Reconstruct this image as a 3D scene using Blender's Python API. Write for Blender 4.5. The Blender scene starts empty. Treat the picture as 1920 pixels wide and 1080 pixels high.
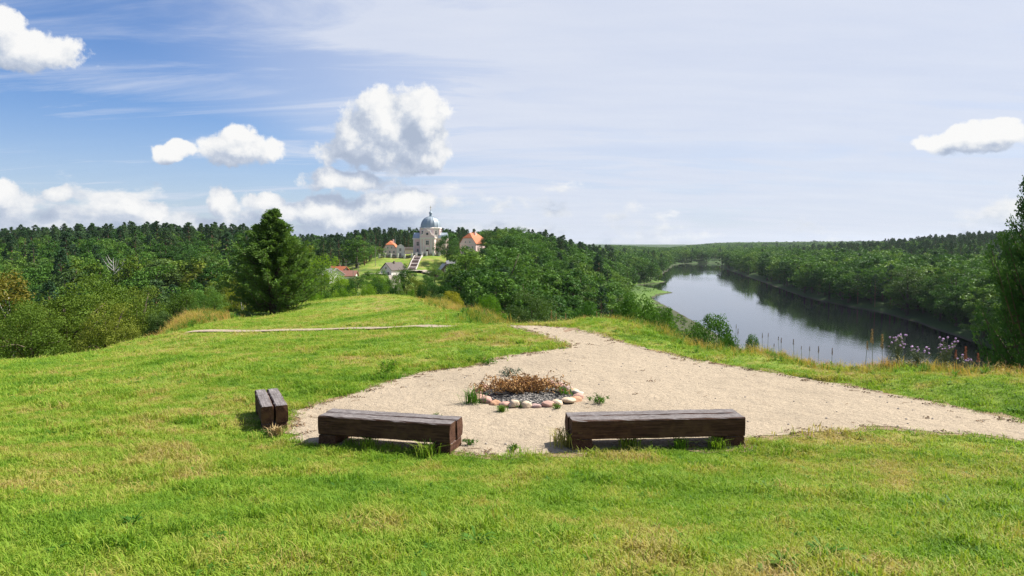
import bpy, math, random
import numpy as np
from mathutils import Vector, Matrix
from mathutils.geometry import delaunay_2d_cdt
random.seed(7)
RNG = np.random.default_rng(11)
SC = bpy.context.scene
COL = SC.collection
PI = math.pi

# ------------------------------------------------------------------ camera
CAMZ = 2.6
FPX = 1370.0
PITCH = math.radians(3.55)
cam = bpy.data.objects.new('camera', bpy.data.cameras.new('camera'))
COL.objects.link(cam)
cam.location = (0, 0, CAMZ)
cam.rotation_euler = (PI / 2 - PITCH, 0, 0)
cam.data.sensor_width = 36
cam.data.lens = FPX / 1920 * 36
cam.data.clip_start = 0.1
cam.data.clip_end = 30000
SC.camera = cam

def ray(px, py):
    cx, cy = (px - 960) / FPX, -(py - 540) / FPX
    return Vector((cx, math.cos(PITCH) + cy * math.sin(PITCH), -math.sin(PITCH) + cy * math.cos(PITCH)))
def at(px, py, d):
    r = ray(px, py); r = r * (d / r.y)
    return Vector((r.x, r.y, r.z + CAMZ))
def gp(px, py, z=0.0):
    r = ray(px, py); r = r * ((z - CAMZ) / r.z)
    return Vector((r.x, r.y, z))
def azel(px, py):
    r = ray(px, py).normalized()
    return math.degrees(math.atan2(r.x, r.y)), math.degrees(math.asin(r.z))

# ------------------------------------------------------------------ sun, exposure
SUN_AZ, SUN_EL = math.radians(64), math.radians(49)
S = Vector((math.cos(SUN_EL) * math.sin(SUN_AZ), math.cos(SUN_EL) * math.cos(SUN_AZ), math.sin(SUN_EL)))
sun = bpy.data.objects.new('sun', bpy.data.lights.new('sun', 'SUN'))
COL.objects.link(sun)
sun.data.energy = 5.0
sun.data.angle = math.radians(0.53)
sun.data.color = (1.0, 0.95, 0.86)
sun.rotation_euler = S.to_track_quat('Z', 'Y').to_euler()
sun.location = (60, 40, 80)
SC.view_settings.view_transform = 'Standard'
SC.view_settings.look = 'None'
SC.view_settings.exposure = 0.95
SC.view_settings.gamma = 1.0
SC.cycles.max_bounces = 6
SC.cycles.diffuse_bounces = 2
SC.cycles.glossy_bounces = 2
SC.cycles.transmission_bounces = 3
SC.cycles.use_denoising = True
SC.cycles.denoising_prefilter = 'NONE'
SC.cycles.caustics_reflective = False
SC.cycles.caustics_refractive = False

# ------------------------------------------------------------------ node helpers
class NT:
    def __init__(s, tree): s.t = tree; s.n = tree.nodes; s.l = tree.links
    def node(s, typ, ins=None, **kw):
        n = s.n.new(typ)
        for k, v in kw.items(): setattr(n, k, v)
        for k, v in (ins or {}).items(): s.put(n.inputs[k], v)
        return n
    def put(s, sock, v):
        if hasattr(v, 'is_output'): s.l.new(v, sock)
        else: sock.default_value = v
    def m(s, op, a, b=0.0, c=0.0, clamp=False):
        n = s.n.new('ShaderNodeMath'); n.operation = op; n.use_clamp = clamp
        for i, v in enumerate((a, b, c)): s.put(n.inputs[i], v)
        return n.outputs[0]
    def v(s, op, a, b=(0, 0, 0), c=(0, 0, 0), out=0):
        n = s.n.new('ShaderNodeVectorMath'); n.operation = op
        s.put(n.inputs[0], a); s.put(n.inputs[1], b); s.put(n.inputs[2], c)
        return n.outputs[out]
    def noise(s, vec, scale, detail=4, rough=0.55, dist=0.0, col=False):
        n = s.node('ShaderNodeTexNoise', {'Scale': scale, 'Detail': detail, 'Roughness': rough, 'Distortion': dist})
        if vec is not None: s.put(n.inputs['Vector'], vec)
        return n.outputs['Color' if col else 0]
    def ramp(s, f, stops, interp='LINEAR'):
        n = s.n.new('ShaderNodeValToRGB'); n.color_ramp.interpolation = interp
        e = n.color_ramp.elements
        while len(e) < len(stops): e.new(0.5)
        for q, (p, c) in zip(e, stops):
            q.position = p; q.color = (c[0], c[1], c[2], 1) if not isinstance(c, (int, float)) else (c, c, c, 1)
        s.put(n.inputs[0], f); return n.outputs[0]
    def mix(s, f, a, b, blend='MIX'):
        n = s.n.new('ShaderNodeMix'); n.data_type = 'RGBA'; n.blend_type = blend
        s.put(n.inputs[0], f)
        for sock, v in ((n.inputs[6], a), (n.inputs[7], b)):
            if isinstance(v, tuple) and len(v) == 3: v = (*v, 1)
            s.put(sock, v)
        return n.outputs[2]
    def smooth(s, x, a, b):
        n = s.n.new('ShaderNodeMapRange'); n.interpolation_type = 'SMOOTHSTEP'
        s.put(n.inputs[0], x); s.put(n.inputs[1], a); s.put(n.inputs[2], b)
        return n.outputs[0]

# ------------------------------------------------------------------ world: sky and clouds
W = bpy.data.worlds.new('World'); SC.world = W; W.use_nodes = True
w = NT(W.node_tree); w.n.clear()
sky = w.node('ShaderNodeTexSky', sky_type='NISHITA', sun_disc=False, sun_elevation=SUN_EL, sun_rotation=SUN_AZ,
             altitude=100, air_density=1.0, dust_density=0.6, ozone_density=2.0)
D = w.node('ShaderNodeTexCoord').outputs['Generated']

# cumulus heaps: (px, py, half width px, half height px) read off the photograph, used as directions on the sky
heaps = [(735, 235, 104, 70), (682, 272, 84, 58), (792, 225, 56, 66), (800, 290, 60, 36), (655, 340, 92, 24),
         (752, 384, 84, 36), (772, 265, 66, 50), (700, 392, 70, 26), (45, 92, 112, 46), (12, 62, 62, 44), (310, 290, 32, 18), (336, 276, 30, 20), (455, 262, 50, 22), (448, 280, 84, 36),
         (415, 380, 44, 26), (590, 396, 80, 36), (1850, 262, 120, 28), (1775, 262, 50, 20), (1800, 246, 36, 16), (1870, 240, 44, 16),
         (5, 366, 74, 38), (250, 392, 100, 26), (110, 362, 50, 18), (650, 420, 90, 22), (500, 372, 60, 22)]
HE = []
for (px, py, hw, hh) in heaps:
    a, e = azel(px, py); a1, _ = azel(px + hw, py); _, e1 = azel(px, py - hh)
    HE.append((a, e, abs(a1 - a), abs(e1 - e)))
# the same kind of heaps go on round the rest of the sky
rr = random.Random(5)
for k in range(12):
    az = 48 + k * 22 + rr.uniform(-6, 6)
    if az > 180: az -= 360
    HE.append((az, rr.uniform(5, 16), rr.uniform(3, 6), rr.uniform(1.2, 2.6)))

def cumulus(vec):
    sp = w.node('ShaderNodeSeparateXYZ', {0: vec})
    x, y, z = sp.outputs
    az = w.m('MULTIPLY', w.m('ARCTAN2', x, y), 180 / PI)
    el = w.m('MULTIPLY', w.m('ARCSINE', z), 180 / PI)
    warp = w.noise(vec, 16.0, 3, 0.5, col=True)
    ae = w.node('ShaderNodeCombineXYZ', {0: az, 1: el}).outputs[0]
    ae = w.v('ADD', ae, w.v('MULTIPLY', w.v('SUBTRACT', warp, (0.5, 0.5, 0.5)), (3.2, 2.0, 0)))
    acc = None
    for (a, e, ha, he) in HE:
        q = w.v('MULTIPLY_ADD', ae, (1 / ha, 1 / he, 0), (-a / ha, -e / he, 0))
        ln = w.v('LENGTH', q, out=1)
        acc = ln if acc is None else w.m('SMOOTH_MIN', acc, ln, 0.25)
    n1 = w.noise(vec, 24.0, 9, 0.63)
    dens = w.m('ADD', w.m('SUBTRACT', 1.0, acc), w.m('MULTIPLY', w.m('SUBTRACT', n1, 0.5), 1.8))
    # low broken cumulus bank along the horizon, all round
    lown = w.noise(w.v('MULTIPLY', vec, (1, 1, 2.2)), 9.0, 7, 0.6)
    band = w.m('MULTIPLY', w.smooth(el, 8.5, 1.0), 0.48)
    low = w.m('SUBTRACT', w.m('ADD', lown, band), 0.86)
    low = w.m('SUBTRACT', w.m('MULTIPLY', low, 2.2), w.m('MULTIPLY', w.smooth(w.v('DOT_PRODUCT', vec, (0.93, 0.36, 0.0), out=1), 0.30, 0.60), 0.30))
    return w.m('MAXIMUM', dens, low), el, n1

d0, EL, N1 = cumulus(D)
d1, _, _n1 = cumulus(w.v('NORMALIZE', w.v('ADD', D, (0.012, 0.006, 0.026))))
alpha = w.smooth(d0, -0.02, 0.27)
lit = w.m('ADD', w.m('ADD', 0.42, w.m('MULTIPLY', w.m('SUBTRACT', N1, 0.5), 1.0)), w.m('MULTIPLY', w.m('SUBTRACT', d0, d1), 0.75), clamp=True)
lit = w.m('ADD', lit, w.m('MULTIPLY', w.m('SUBTRACT', 0.45, alpha), 0.18), clamp=True)
cumc = w.ramp(lit, [(0.0, (4.2, 4.9, 6.2)), (0.33, (5.6, 6.2, 7.3)), (0.62, (8.2, 8.4, 8.7)), (1, (10.0, 9.9, 9.7))])
# high thin cloud: veil thickening towards the right, streaks elsewhere
sp = w.node('ShaderNodeSeparateXYZ', {0: D})
zz = w.m('MAXIMUM', w.m('ADD', sp.outputs[2], 0.12), 0.05)
flat = w.v('DIVIDE', D, w.node('ShaderNodeCombineXYZ', {0: zz, 1: zz, 2: zz}).outputs[0])
rot = w.node('ShaderNodeMapping', {0: flat, 'Rotation': (0, 0, 0.30), 'Scale': (0.55, 1.9, 1)}).outputs[0]
streak = w.noise(rot, 1.3, 8, 0.6, 0.6)
broad = w.noise(flat, 0.45, 3, 0.5)
rightness = w.v('DOT_PRODUCT', D, (0.93, 0.36, 0.0), out=1)
veil = w.m('ADD', w.smooth(rightness, -0.12, 0.42), w.m('MULTIPLY', w.m('SUBTRACT', broad, 0.5), 0.9))
ci = w.m('ADD', w.smooth(streak, 0.42, 0.72), 0.0)
cov = w.m('ADD', w.m('MULTIPLY', ci, 0.66), w.m('MULTIPLY', veil, 0.92), clamp=True)
hz = w.smooth(EL, 11.0, 0.0)
cov = w.m('MAXIMUM', cov, w.m('MULTIPLY', hz, 0.55))
cov = w.m('MULTIPLY', cov, 0.92)
skyc = w.mix(1.0, sky.outputs[0], (0.74, 0.97, 1.34), 'MULTIPLY')
veilc = w.mix(w.noise(rot, 2.6, 5, 0.6), (6.4, 7.0, 8.5), (8.0, 8.3, 9.1))
c = w.mix(cov, skyc, veilc)
c = w.mix(alpha, c, cumc)
bg = w.node('ShaderNodeBackground', {'Color': c, 'Strength': 0.052})
w.l.new(bg.outputs[0], w.node('ShaderNodeOutputWorld').inputs[0])

# ------------------------------------------------------------------ terrain height
ZR = CAMZ - 40.0          # river level
LB = np.array([(-900, 40), (-300, 66), (200, 80), (300, 88), (420, 95), (520, 100), (560, 112), (585, 131), (605, 126), (622, 108), (690, 118),
               (730, 152), (755, 160), (790, 150), (860, 172), (1000, 211), (1305, 290), (1400, 330), (1480, 460), (1560, 1000), (1700, 3000), (9000, 9000)], float)
RB = np.array([(-900, 130), (-300, 158), (255, 177), (322, 193), (368, 204), (425, 213), (468, 211), (543, 216), (740, 255), (1000, 303),
               (1218, 345), (1300, 400), (1400, 620), (1480, 1000), (1560, 2000), (1700, 4000), (9000, 9600)], float)
def XL(Y): return np.interp(Y, LB[:, 0], LB[:, 1])
def XR(Y): return np.interp(Y, RB[:, 0], RB[:, 1])

PLAZA_PX = [(541, 826), (545, 800), (552, 776), (600, 757), (660, 741), (720, 719), (800, 697), (880, 689), (950, 669), (1010, 660),
            (1068, 651), (1052, 641), (1004, 626), (968, 616), (944, 611.5), (1012, 609.5), (1062, 617), (1130, 632), (1215, 656), (1330, 681),
            (1460, 701), (1600, 726), (1700, 746), (1800, 767), (1920, 792), (2300, 850), (2300, 905), (1915, 828), (1850, 817), (1760, 813),
            (1640, 801), (1560, 808), (1480, 816), (1420, 824), (1392, 842), (1230, 838), (1066, 850), (1000, 853), (900, 855), (860, 848), (700, 838), (600, 832)]
PLAZA = np.array([gp(*p)[:2] for p in PLAZA_PX])

def inside(P, poly):
    x, y = P[:, 0], P[:, 1]; r = np.zeros(len(P), bool)
    for i in range(len(poly)):
        (x1, y1), (x2, y2) = poly[i - 1], poly[i]
        if y1 == y2: continue
        cnd = ((y1 > y) != (y2 > y)) & (x < (x2 - x1) * (y - y1) / (y2 - y1) + x1)
        r ^= cnd
    return r
def pdist(P, poly, closed=True):
    best = np.full(len(P), 1e9)
    for i in range(0 if closed else 1, len(poly)):
        a, b = np.asarray(poly[i - 1], float), np.asarray(poly[i], float)
        ab = b - a; t = np.clip(((P - a) @ ab) / max(ab @ ab, 1e-9), 0, 1)
        best = np.minimum(best, np.hypot(*(P - a - t[:, None] * ab).T))
    return best

ANC = []
def A(px, d, z): ANC.append(((px - 960) / FPX * d, d, z))
def V(px, py, d): p = at(px, py, d); ANC.append((p.x, p.y, p.z))
for px in (-300, 100, 500, 960, 1400, 1820, 2200): V(px, 1078, 3.55)
for p in PLAZA[::2]: ANC.append((p[0], p[1], 0.0))
for p in [(-6, 9.3, 0.1), (-10, 9.5, 0.05), (0, 12, 0), (2, 15, 0), (4, 11, 0), (-1, 13, 0), (8, 9.5, 0.05), (13, 9, 0), (0, 0, 1.05), (0, -12, 2.2), (-20, -12, 2.0), (25, -12, 0.5), (0, -60, 1.0), (-80, -60, -4), (60, -60, -14)]: ANC.append(p)
V(100, 722, 17); V(-250, 735, 17); V(350, 700, 16); V(300, 655, 28); V(160, 668, 35); V(10, 679, 34); V(-150, 690, 33); V(290, 634, 38); V(230, 645, 37)
V(355, 624, 34); V(480, 622, 33.4); V(620, 619, 31.5); V(740, 616, 29.5); V(850, 613.5, 27.2); V(700, 650, 20); V(850, 640, 20)
V(505, 592, 60); V(430, 598, 58); V(335, 606, 52); V(620, 567, 74); V(740, 563, 80); V(680, 564, 78); V(560, 573, 70); V(380, 588, 60); V(450, 583, 64); V(700, 585, 52); V(860, 582, 58); V(800, 568, 72); V(930, 601, 38)
V(960, 611, 25); V(1010, 609, 25.5); V(1100, 606, 26); V(1170, 612, 25); V(1240, 626, 22); V(1450, 668, 17); V(1700, 690, 14.8); V(1900, 704, 13.8); V(2200, 730, 13)
# beyond the lip towards the river
A(985, 34, -2.5); A(1100, 36, -5.0); A(1200, 34, -4.8); A(1330, 28, -4.5); A(1500, 24, -5.2); A(1800, 21, -5); A(2100, 20, -5)
A(1000, 60, -10); A(1200, 60, -19); A(1500, 45, -18); A(2000, 40, -19); A(1000, 100, -16); A(1100, 100, -23); A(1250, 110, -33); A(1800, 70, -34)
A(1000, 140, -20); A(1000, 200, -23); A(1000, 300, -21); A(1100, 300, -27.5); A(1100, 500, -25); A(1100, 200, -29); A(1120, 700, -22); A(1180, 900, -30); A(1180, 500, -35); A(1160, 300, -34)
A(1040, 480, -15); A(980, 450, -8); A(930, 440, -6.5); A(900, 400, -11); A(900, 300, -18); A(880, 200, -19); A(1000, 700, -9); A(900, 900, -8); A(1080, 1000, -22); A(1150, 1500, -30)
# left of the lawn, valley and ridge
A(100, 48, -6.5); A(-200, 48, -6.5); A(280, 50, -5.0); A(100, 62, -9.8); A(280, 65, -9.0); A(380, 72, -7.5); A(100, 120, -20); A(350, 120, -17); A(-300, 120, -20); A(-300, 250, -24)
A(100, 200, -24); A(350, 200, -24); A(100, 300, -20); A(350, 300, -21); A(100, 380, -14); A(350, 380, -15); A(100, 450, -8.5); A(300, 460, -8); A(450, 470, -8); A(-200, 450, -9)
A(100, 700, -8); A(400, 700, -8); A(-300, 800, -8); A(560, 480, -12.5); A(640, 480, -12); A(600, 400, -16); A(560, 300, -18)
# village and church hill
A(600, 110, -12); A(740, 115, -11.5); A(680, 160, -14); A(800, 160, -14.5); A(640, 230, -13.5); A(760, 230, -13.5); A(640, 320, -12.6); A(760, 320, -13.0); A(830, 320, -14)
V(773, 506, 405); V(735, 504, 400); V(815, 512, 400); V(785, 480, 445); V(720, 484, 445); V(812, 479, 446); A(800, 470, -5.0); A(740, 475, -5.4); A(870, 455, -5.5); A(700, 470, -7); A(800, 600, -6); A(700, 620, -8)
for a in range(0, 360, 30):
    for R_ in (3500, 9000): ANC.append((R_ * math.sin(math.radians(a)), R_ * math.cos(math.radians(a)), -14))
ANC = np.array(ANC, float)
def emb(X, Y):
    r = np.hypot(X, Y) + 1e-9; k = np.log1p(r / 3.0) / r
    return np.stack([X * k, Y * k], -1)
_E = emb(ANC[:, 0], ANC[:, 1])
def _phi(d2): return np.sqrt(d2 + 0.05 ** 2)
_M = _phi(((_E[:, None] - _E[None]) ** 2).sum(-1)) 
_n = len(ANC)
_B = np.zeros((_n + 1, _n + 1)); _B[:_n, :_n] = _M - 0.004 * np.eye(_n); _B[:_n, _n] = 1; _B[_n, :_n] = 1
_w = np.linalg.solve(_B, np.append(ANC[:, 2], 0))
def hash_noise(X, Y, f, seed=0):
    return (np.sin(X * f * 1.3 + seed) * np.cos(Y * f * 1.1 - seed * 2) + 0.6 * np.sin((X + 1.7 * Y) * f * 2.1 + seed * 3) + 0.4 * np.cos((1.9 * X - Y) * f * 3.7 + seed)) / 2
def H(X, Y):
    X = np.atleast_1d(np.asarray(X, float)); Y = np.atleast_1d(np.asarray(Y, float))
    out = np.empty(len(X))
    for s in range(0, len(X), 20000):
        q = emb(X[s:s + 20000], Y[s:s + 20000])
        out[s:s + 20000] = _phi(((q[:, None] - _E[None]) ** 2).sum(-1)) @ _w[:_n] + _w[_n]
    r = np.hypot(X, Y)
    out += hash_noise(X, Y, 0.9, 1) * 0.035 * np.clip((r - 2) / 6, 0, 1) + hash_noise(X, Y, 0.11, 4) * np.clip((r - 40) / 200, 0, 1) * 0.8
    near = (r < 45)
    if near.any():
        P = np.stack([X[near], Y[near]], -1)
        sd = pdist(P, PLAZA); sd[inside(P, PLAZA)] = 0
        wt = np.clip(1 - sd / 1.4, 0, 1); wt = wt * wt * (3 - 2 * wt) * np.clip((22.0 - P[:, 1]) / 3.0, 0, 1)
        out[near] = out[near] * (1 - wt)
    xl, xr = XL(Y), XR(Y)
    s = xl - X
    left = np.minimum(out, ZR + 0.35 + np.clip(s, 0, None) * 0.06 + np.clip(s - 8, 0, None) * 0.85)
    left = np.maximum(left, ZR + 0.3)
    t = X - xr
    right = ZR + 2.2 * (1 - np.exp(-np.clip(t, 0, None) / 7)) + 0.072 * np.clip(t, 0, 1000) + hash_noise(X, Y, 0.012, 2) * np.clip(t / 150, 0, 1) * 3
    mid = np.full(len(X), ZR - 2.5)
    edge = np.minimum(X - xl, xr - X)
    mid = ZR + 0.35 - np.clip(edge, 0, 6) * 0.5
    return np.where(X <= xl, left, np.where(X >= xr, right, mid))
def h1(x, y): return float(H([x], [y])[0])

# ------------------------------------------------------------------ mesh helpers
def link(o, parent=None):
    COL.objects.link(o)
    if parent is not None: o.parent = parent
    return o
def tag(o, label=None, cat=None, group=None, kind=None):
    if label: o['label'] = label
    if cat: o['category'] = cat
    if group: o['group'] = group
    if kind: o['kind'] = kind
    return o
def empty(name, loc, rz=0.0):
    o = bpy.data.objects.new(name, None); o.empty_display_size = 0.3
    o.location = loc; o.rotation_euler = (0, 0, rz); return link(o)
def mesh_np(name, V_, F_, mats, smooth=False, mi=None):
    """V_ (n,3), F_ list of equal-size face index arrays"""
    me = bpy.data.meshes.new(name)
    V_ = np.asarray(V_, np.float32); F_ = [np.asarray(f, np.int32) for f in (F_ if isinstance(F_, list) else [F_])]
    me.vertices.add(len(V_)); me.vertices.foreach_set('co', V_.ravel())
    tot = sum(len(f) for f in F_); loops = np.concatenate([f.ravel() for f in F_])
    me.loops.add(len(loops)); me.loops.foreach_set('vertex_index', loops)
    sizes = np.concatenate([np.full(len(f), f.shape[1], np.int32) for f in F_])
    me.polygons.add(tot); me.polygons.foreach_set('loop_start', np.concatenate([[0], np.cumsum(sizes)[:-1]]).astype(np.int32))
    me.polygons.foreach_set('loop_total', sizes)
    if mi is not None: me.polygons.foreach_set('material_index', np.asarray(mi, np.int32))
    me.polygons.foreach_set('use_smooth', np.full(tot, smooth, bool))
    for m in (mats if isinstance(mats, (list, tuple)) else [mats]): me.materials.append(m)
    me.update(calc_edges=True); me.validate()
    return me
class MB:
    def __init__(s): s.v = []; s.f = []
    def add(s, vs, fs):
        b = len(s.v); s.v += [tuple(v) for v in vs]; s.f += [tuple(b + i for i in f) for f in fs]
    def box(s, x0, x1, y0, y1, z0, z1, M=None):
        vs = [Vector((x, y, z)) for z in (z0, z1) for (x, y) in ((x0, y0), (x1, y0), (x1, y1), (x0, y1))]
        if M is not None: vs = [M @ v for v in vs]
        s.add(vs, [(3, 2, 1, 0), (4, 5, 6, 7), (0, 1, 5, 4), (1, 2, 6, 5), (2, 3, 7, 6), (3, 0, 4, 7)]); return s
    def prism(s, pts, y0, y1, M=None):      # pts (x,z) ccw seen from -y, extruded along y
        n = len(pts); vs = [Vector((x, y0, z)) for x, z in pts] + [Vector((x, y1, z)) for x, z in pts]
        if M is not None: vs = [M @ v for v in vs]
        s.add(vs, [tuple(range(n)), tuple(range(2 * n - 1, n - 1, -1))] + [(i, i + n, (i + 1) % n + n, (i + 1) % n) for i in range(n)]); return s
    def tube(s, pts, rad, k=6, cap=True):
        pts = [Vector(p) for p in pts]; n = len(pts); b = len(s.v)
        for i, p in enumerate(pts):
            t = (pts[min(i + 1, n - 1)] - pts[max(i - 1, 0)]).normalized()
            u = t.orthogonal().normalized() if i == 0 else (u - t * u.dot(t)).normalized()
            q = t.cross(u); r = rad[i] if hasattr(rad, '__len__') else rad
            s.v += [tuple(p + (u * math.cos(2 * PI * j / k) + q * math.sin(2 * PI * j / k)) * r) for j in range(k)]
        for i in range(n - 1):
            for j in range(k):
                s.f.append((b + i * k + j, b + i * k + (j + 1) % k, b + (i + 1) * k + (j + 1) % k, b + (i + 1) * k + j))
        if cap: s.f.append(tuple(b + j for j in range(k))[::-1]); s.f.append(tuple(b + (n - 1) * k + j for j in range(k)))
        return s
    def lathe(s, prof, k=16, rot=0.0, c=(0, 0)):
        b = len(s.v)
        for r, z in prof: s.v += [(c[0] + r * math.cos(rot + 2 * PI * j / k), c[1] + r * math.sin(rot + 2 * PI * j / k), z) for j in range(k)]
        for i in range(len(prof) - 1):
            for j in range(k): s.f.append((b + i * k + j, b + i * k + (j + 1) % k, b + (i + 1) * k + (j + 1) % k, b + (i + 1) * k + j))
        s.f.append(tuple(b + j for j in range(k))[::-1]); s.f.append(tuple(b + (len(prof) - 1) * k + j for j in range(k)))
        return s
    def mesh(s, name, mat, smooth=False):
        me = bpy.data.meshes.new(name); me.from_pydata(s.v, [], s.f); me.materials.append(mat)
        if smooth: me.polygons.foreach_set('use_smooth', np.ones(len(me.polygons), bool))
        me.update(); return me
    def build(s, name, mat, parent=None, smooth=False):
        return link(bpy.data.objects.new(name, s.mesh(name, mat, smooth)), parent)

# ------------------------------------------------------------------ materials
def new_mat(name):
    m = bpy.data.materials.new(name); m.use_nodes = True
    t = NT(m.node_tree); t.n.clear(); return m, t
def out(t, sh): t.l.new(sh, t.node('ShaderNodeOutputMaterial').inputs[0])
def bump(t, h, strength=0.5, dist=0.02): return t.node('ShaderNodeBump', {'Height': h, 'Strength': strength, 'Distance': dist}).outputs[0]
def plain(name, col, rough=0.7, nscale=3.0, var=0.25, bmp=0.2, metal=0.0):
    m, t = new_mat(name)
    co = t.node('ShaderNodeTexCoord').outputs['Object']
    n = t.noise(co, nscale, 6, 0.6)
    a = tuple(c * (1 - var) for c in col); b = tuple(min(1, c * (1 + var)) for c in col)
    b_ = t.node('ShaderNodeBsdfPrincipled', {'Base Color': t.mix(n, a, b), 'Roughness': rough, 'Metallic': metal})
    t.put(b_.inputs['Normal'], bump(t, t.noise(co, nscale * 6, 4), bmp, 0.01))
    out(t, b_.outputs[0]); return m
def leaf_mat(name, stops, trans=0.22, pos_scale=0.35, rough=0.55):
    """foliage: hue varies by tree and by clump"""
    m, t = new_mat(name)
    rnd = t.node('ShaderNodeObjectInfo').outputs['Random']
    pos = t.node('ShaderNodeNewGeometry').outputs['Position']
    n = t.noise(pos, pos_scale, 3, 0.6)
    f = t.m('ADD', t.m('MULTIPLY', rnd, 0.55), t.m('MULTIPLY', n, 0.5), clamp=True)
    c = t.ramp(f, stops)
    p = t.node('ShaderNodeBsdfPrincipled', {'Base Color': c, 'Roughness': rough, 'Specular IOR Level': 0.08})
    tr = t.node('ShaderNodeBsdfTranslucent', {'Color': t.mix(1.0, c, (1.25, 1.3, 0.6), 'MULTIPLY')})
    out(t, t.node('ShaderNodeMixShader', {0: trans, 1: p.outputs[0], 2: tr.outputs[0]}).outputs[0]); return m
def lawn_color(t, pos):
    n1 = t.noise(pos, 0.33, 4, 0.6); n2 = t.noise(pos, 1.7, 4, 0.62); n3 = t.noise(pos, 0.08, 2, 0.5)
    f = t.m('ADD', t.m('MULTIPLY', n1, 0.45), t.m('ADD', t.m('MULTIPLY', n2, 0.4), t.m('MULTIPLY', n3, 0.2)))
    return t.m('ADD', t.m('MULTIPLY', t.m('SUBTRACT', f, 0.5), 1.55), 0.47)
LAWN = [(0.30, (0.105, 0.215, 0.020)), (0.44, (0.185, 0.305, 0.030)), (0.53, (0.265, 0.345, 0.045)), (0.61, (0.37, 0.34, 0.09)), (0.73, (0.41, 0.31, 0.14))]

def ground_material():
    m, t = new_mat('grassland')
    pos = t.node('ShaderNodeNewGeometry').outputs['Position']
    f = lawn_color(t, pos)
    c = t.ramp(f, [(a, tuple(x * 0.75 for x in b)) for a, b in LAWN])
    fine = t.noise(pos, 45, 3, 0.7)
    c = t.mix(t.m('MULTIPLY', t.smooth(fine, 0.5, 0.75), 0.55), c, (0.12, 0.085, 0.04))
    d = t.v('LENGTH', pos, out=1)
    wood = t.ramp(t.noise(pos, 0.05, 4, 0.6), [(0.3, (0.02, 0.045, 0.012)), (0.7, (0.045, 0.085, 0.018))])
    sp = t.node('ShaderNodeSeparateXYZ', {0: pos})
    bank = t.smooth(sp.outputs[2], ZR + 6.0, ZR + 1.0)
    wood = t.mix(bank, wood, t.mix(t.smooth(sp.outputs[0], 165.0, 175.0), t.mix(t.noise(pos, 0.12, 5, 0.65), (0.045, 0.10, 0.018), (0.13, 0.20, 0.035)), (0.035, 0.07, 0.016)))
    hill = t.m('MULTIPLY', t.smooth(t.v('LENGTH', t.v('MULTIPLY', t.v('SUBTRACT', pos, (-62.0, 432.0, -8.0)), (1.0, 0.75, 0)), out=1), 44.0, 34.0), 1.0)
    wood = t.mix(hill, wood, t.mix(1.0, c, (0.95, 0.95, 1.0), 'MULTIPLY'))
    gard = t.smooth(t.v('LENGTH', t.v('SUBTRACT', pos, (-62.0, 300.0, -13.0)), out=1), 90.0, 60.0)
    wood = t.mix(t.m('MULTIPLY', gard, 0.7), wood, c)
    wood = t.mix(t.smooth(sp.outputs[2], ZR + 0.55, ZR + 0.2), wood, (0.05, 0.045, 0.03))
    c = t.mix(t.smooth(d, 88, 105), c, wood)
    b = t.node('ShaderNodeBsdfPrincipled', {'Base Color': c, 'Roughness': 0.9, 'Specular IOR Level': 0.15})
    t.put(b.inputs['Normal'], bump(t, t.noise(pos, 20, 5, 0.7), 0.9, 0.05))
    out(t, b.outputs[0]); return m
def grass_material(name, stops, trans=0.35):
    m, t = new_mat(name)
    pos = t.node('ShaderNodeNewGeometry').outputs['Position']
    rnd = t.node('ShaderNodeObjectInfo').outputs['Random']
    f = t.m('ADD', lawn_color(t, pos), t.m('MULTIPLY', t.m('SUBTRACT', rnd, 0.5), 0.16))
    c = t.ramp(f, stops)
    p = t.node('ShaderNodeBsdfPrincipled', {'Base Color': c, 'Roughness': 0.6, 'Specular IOR Level': 0.1})
    tr = t.node('ShaderNodeBsdfTranslucent', {'Color': t.mix(1.0, c, (1.2, 1.25, 0.6), 'MULTIPLY')})
    out(t, t.node('ShaderNodeMixShader', {0: trans, 1: p.outputs[0], 2: tr.outputs[0]}).outputs[0]); return m
def gravel_material(name, base):
    m, t = new_mat(name)
    pos = t.node('ShaderNodeNewGeometry').outputs['Position']
    vo = t.node('ShaderNodeTexVoronoi', {'Vector': pos, 'Scale': 70.0})
    speck = t.node('ShaderNodeSeparateColor', {0: vo.outputs['Color']}).outputs[0]
    big = t.noise(pos, 0.5, 5, 0.6); med = t.noise(pos, 6, 5, 0.65)
    c = t.mix(speck, tuple(x * 0.72 for x in base), tuple(min(1, x * 1.2) for x in base))
    c = t.mix(t.m('MULTIPLY', t.smooth(big, 0.42, 0.7), 0.5), c, tuple(x * 0.72 for x in base))
    c = t.mix(t.m('MULTIPLY', t.smooth(med, 0.54, 0.70), 0.3), c, (0.19, 0.14, 0.095))
    deb = t.smooth(t.noise(t.node('ShaderNodeMapping', {0: pos, 'Scale': (7, 22, 1)}).outputs[0], 1.0, 4, 0.7), 0.66, 0.72)
    c = t.mix(t.m('MULTIPLY', deb, 0.22), c, (0.12, 0.085, 0.055))
    b = t.node('ShaderNodeBsdfPrincipled', {'Base Color': c, 'Roughness': 0.95, 'Specular IOR Level': 0.1})
    hgt = t.m('ADD', t.m('MULTIPLY', vo.outputs['Distance'], -0.5), t.m('ADD', t.m('MULTIPLY', t.noise(pos, 14, 5, 0.7), 1.6), t.m('MULTIPLY', t.noise(pos, 2.6, 4, 0.6), 5.0)))
    t.put(b.inputs['Normal'], bump(t, hgt, 0.8, 0.02))
    out(t, b.outputs[0]); return m
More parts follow.
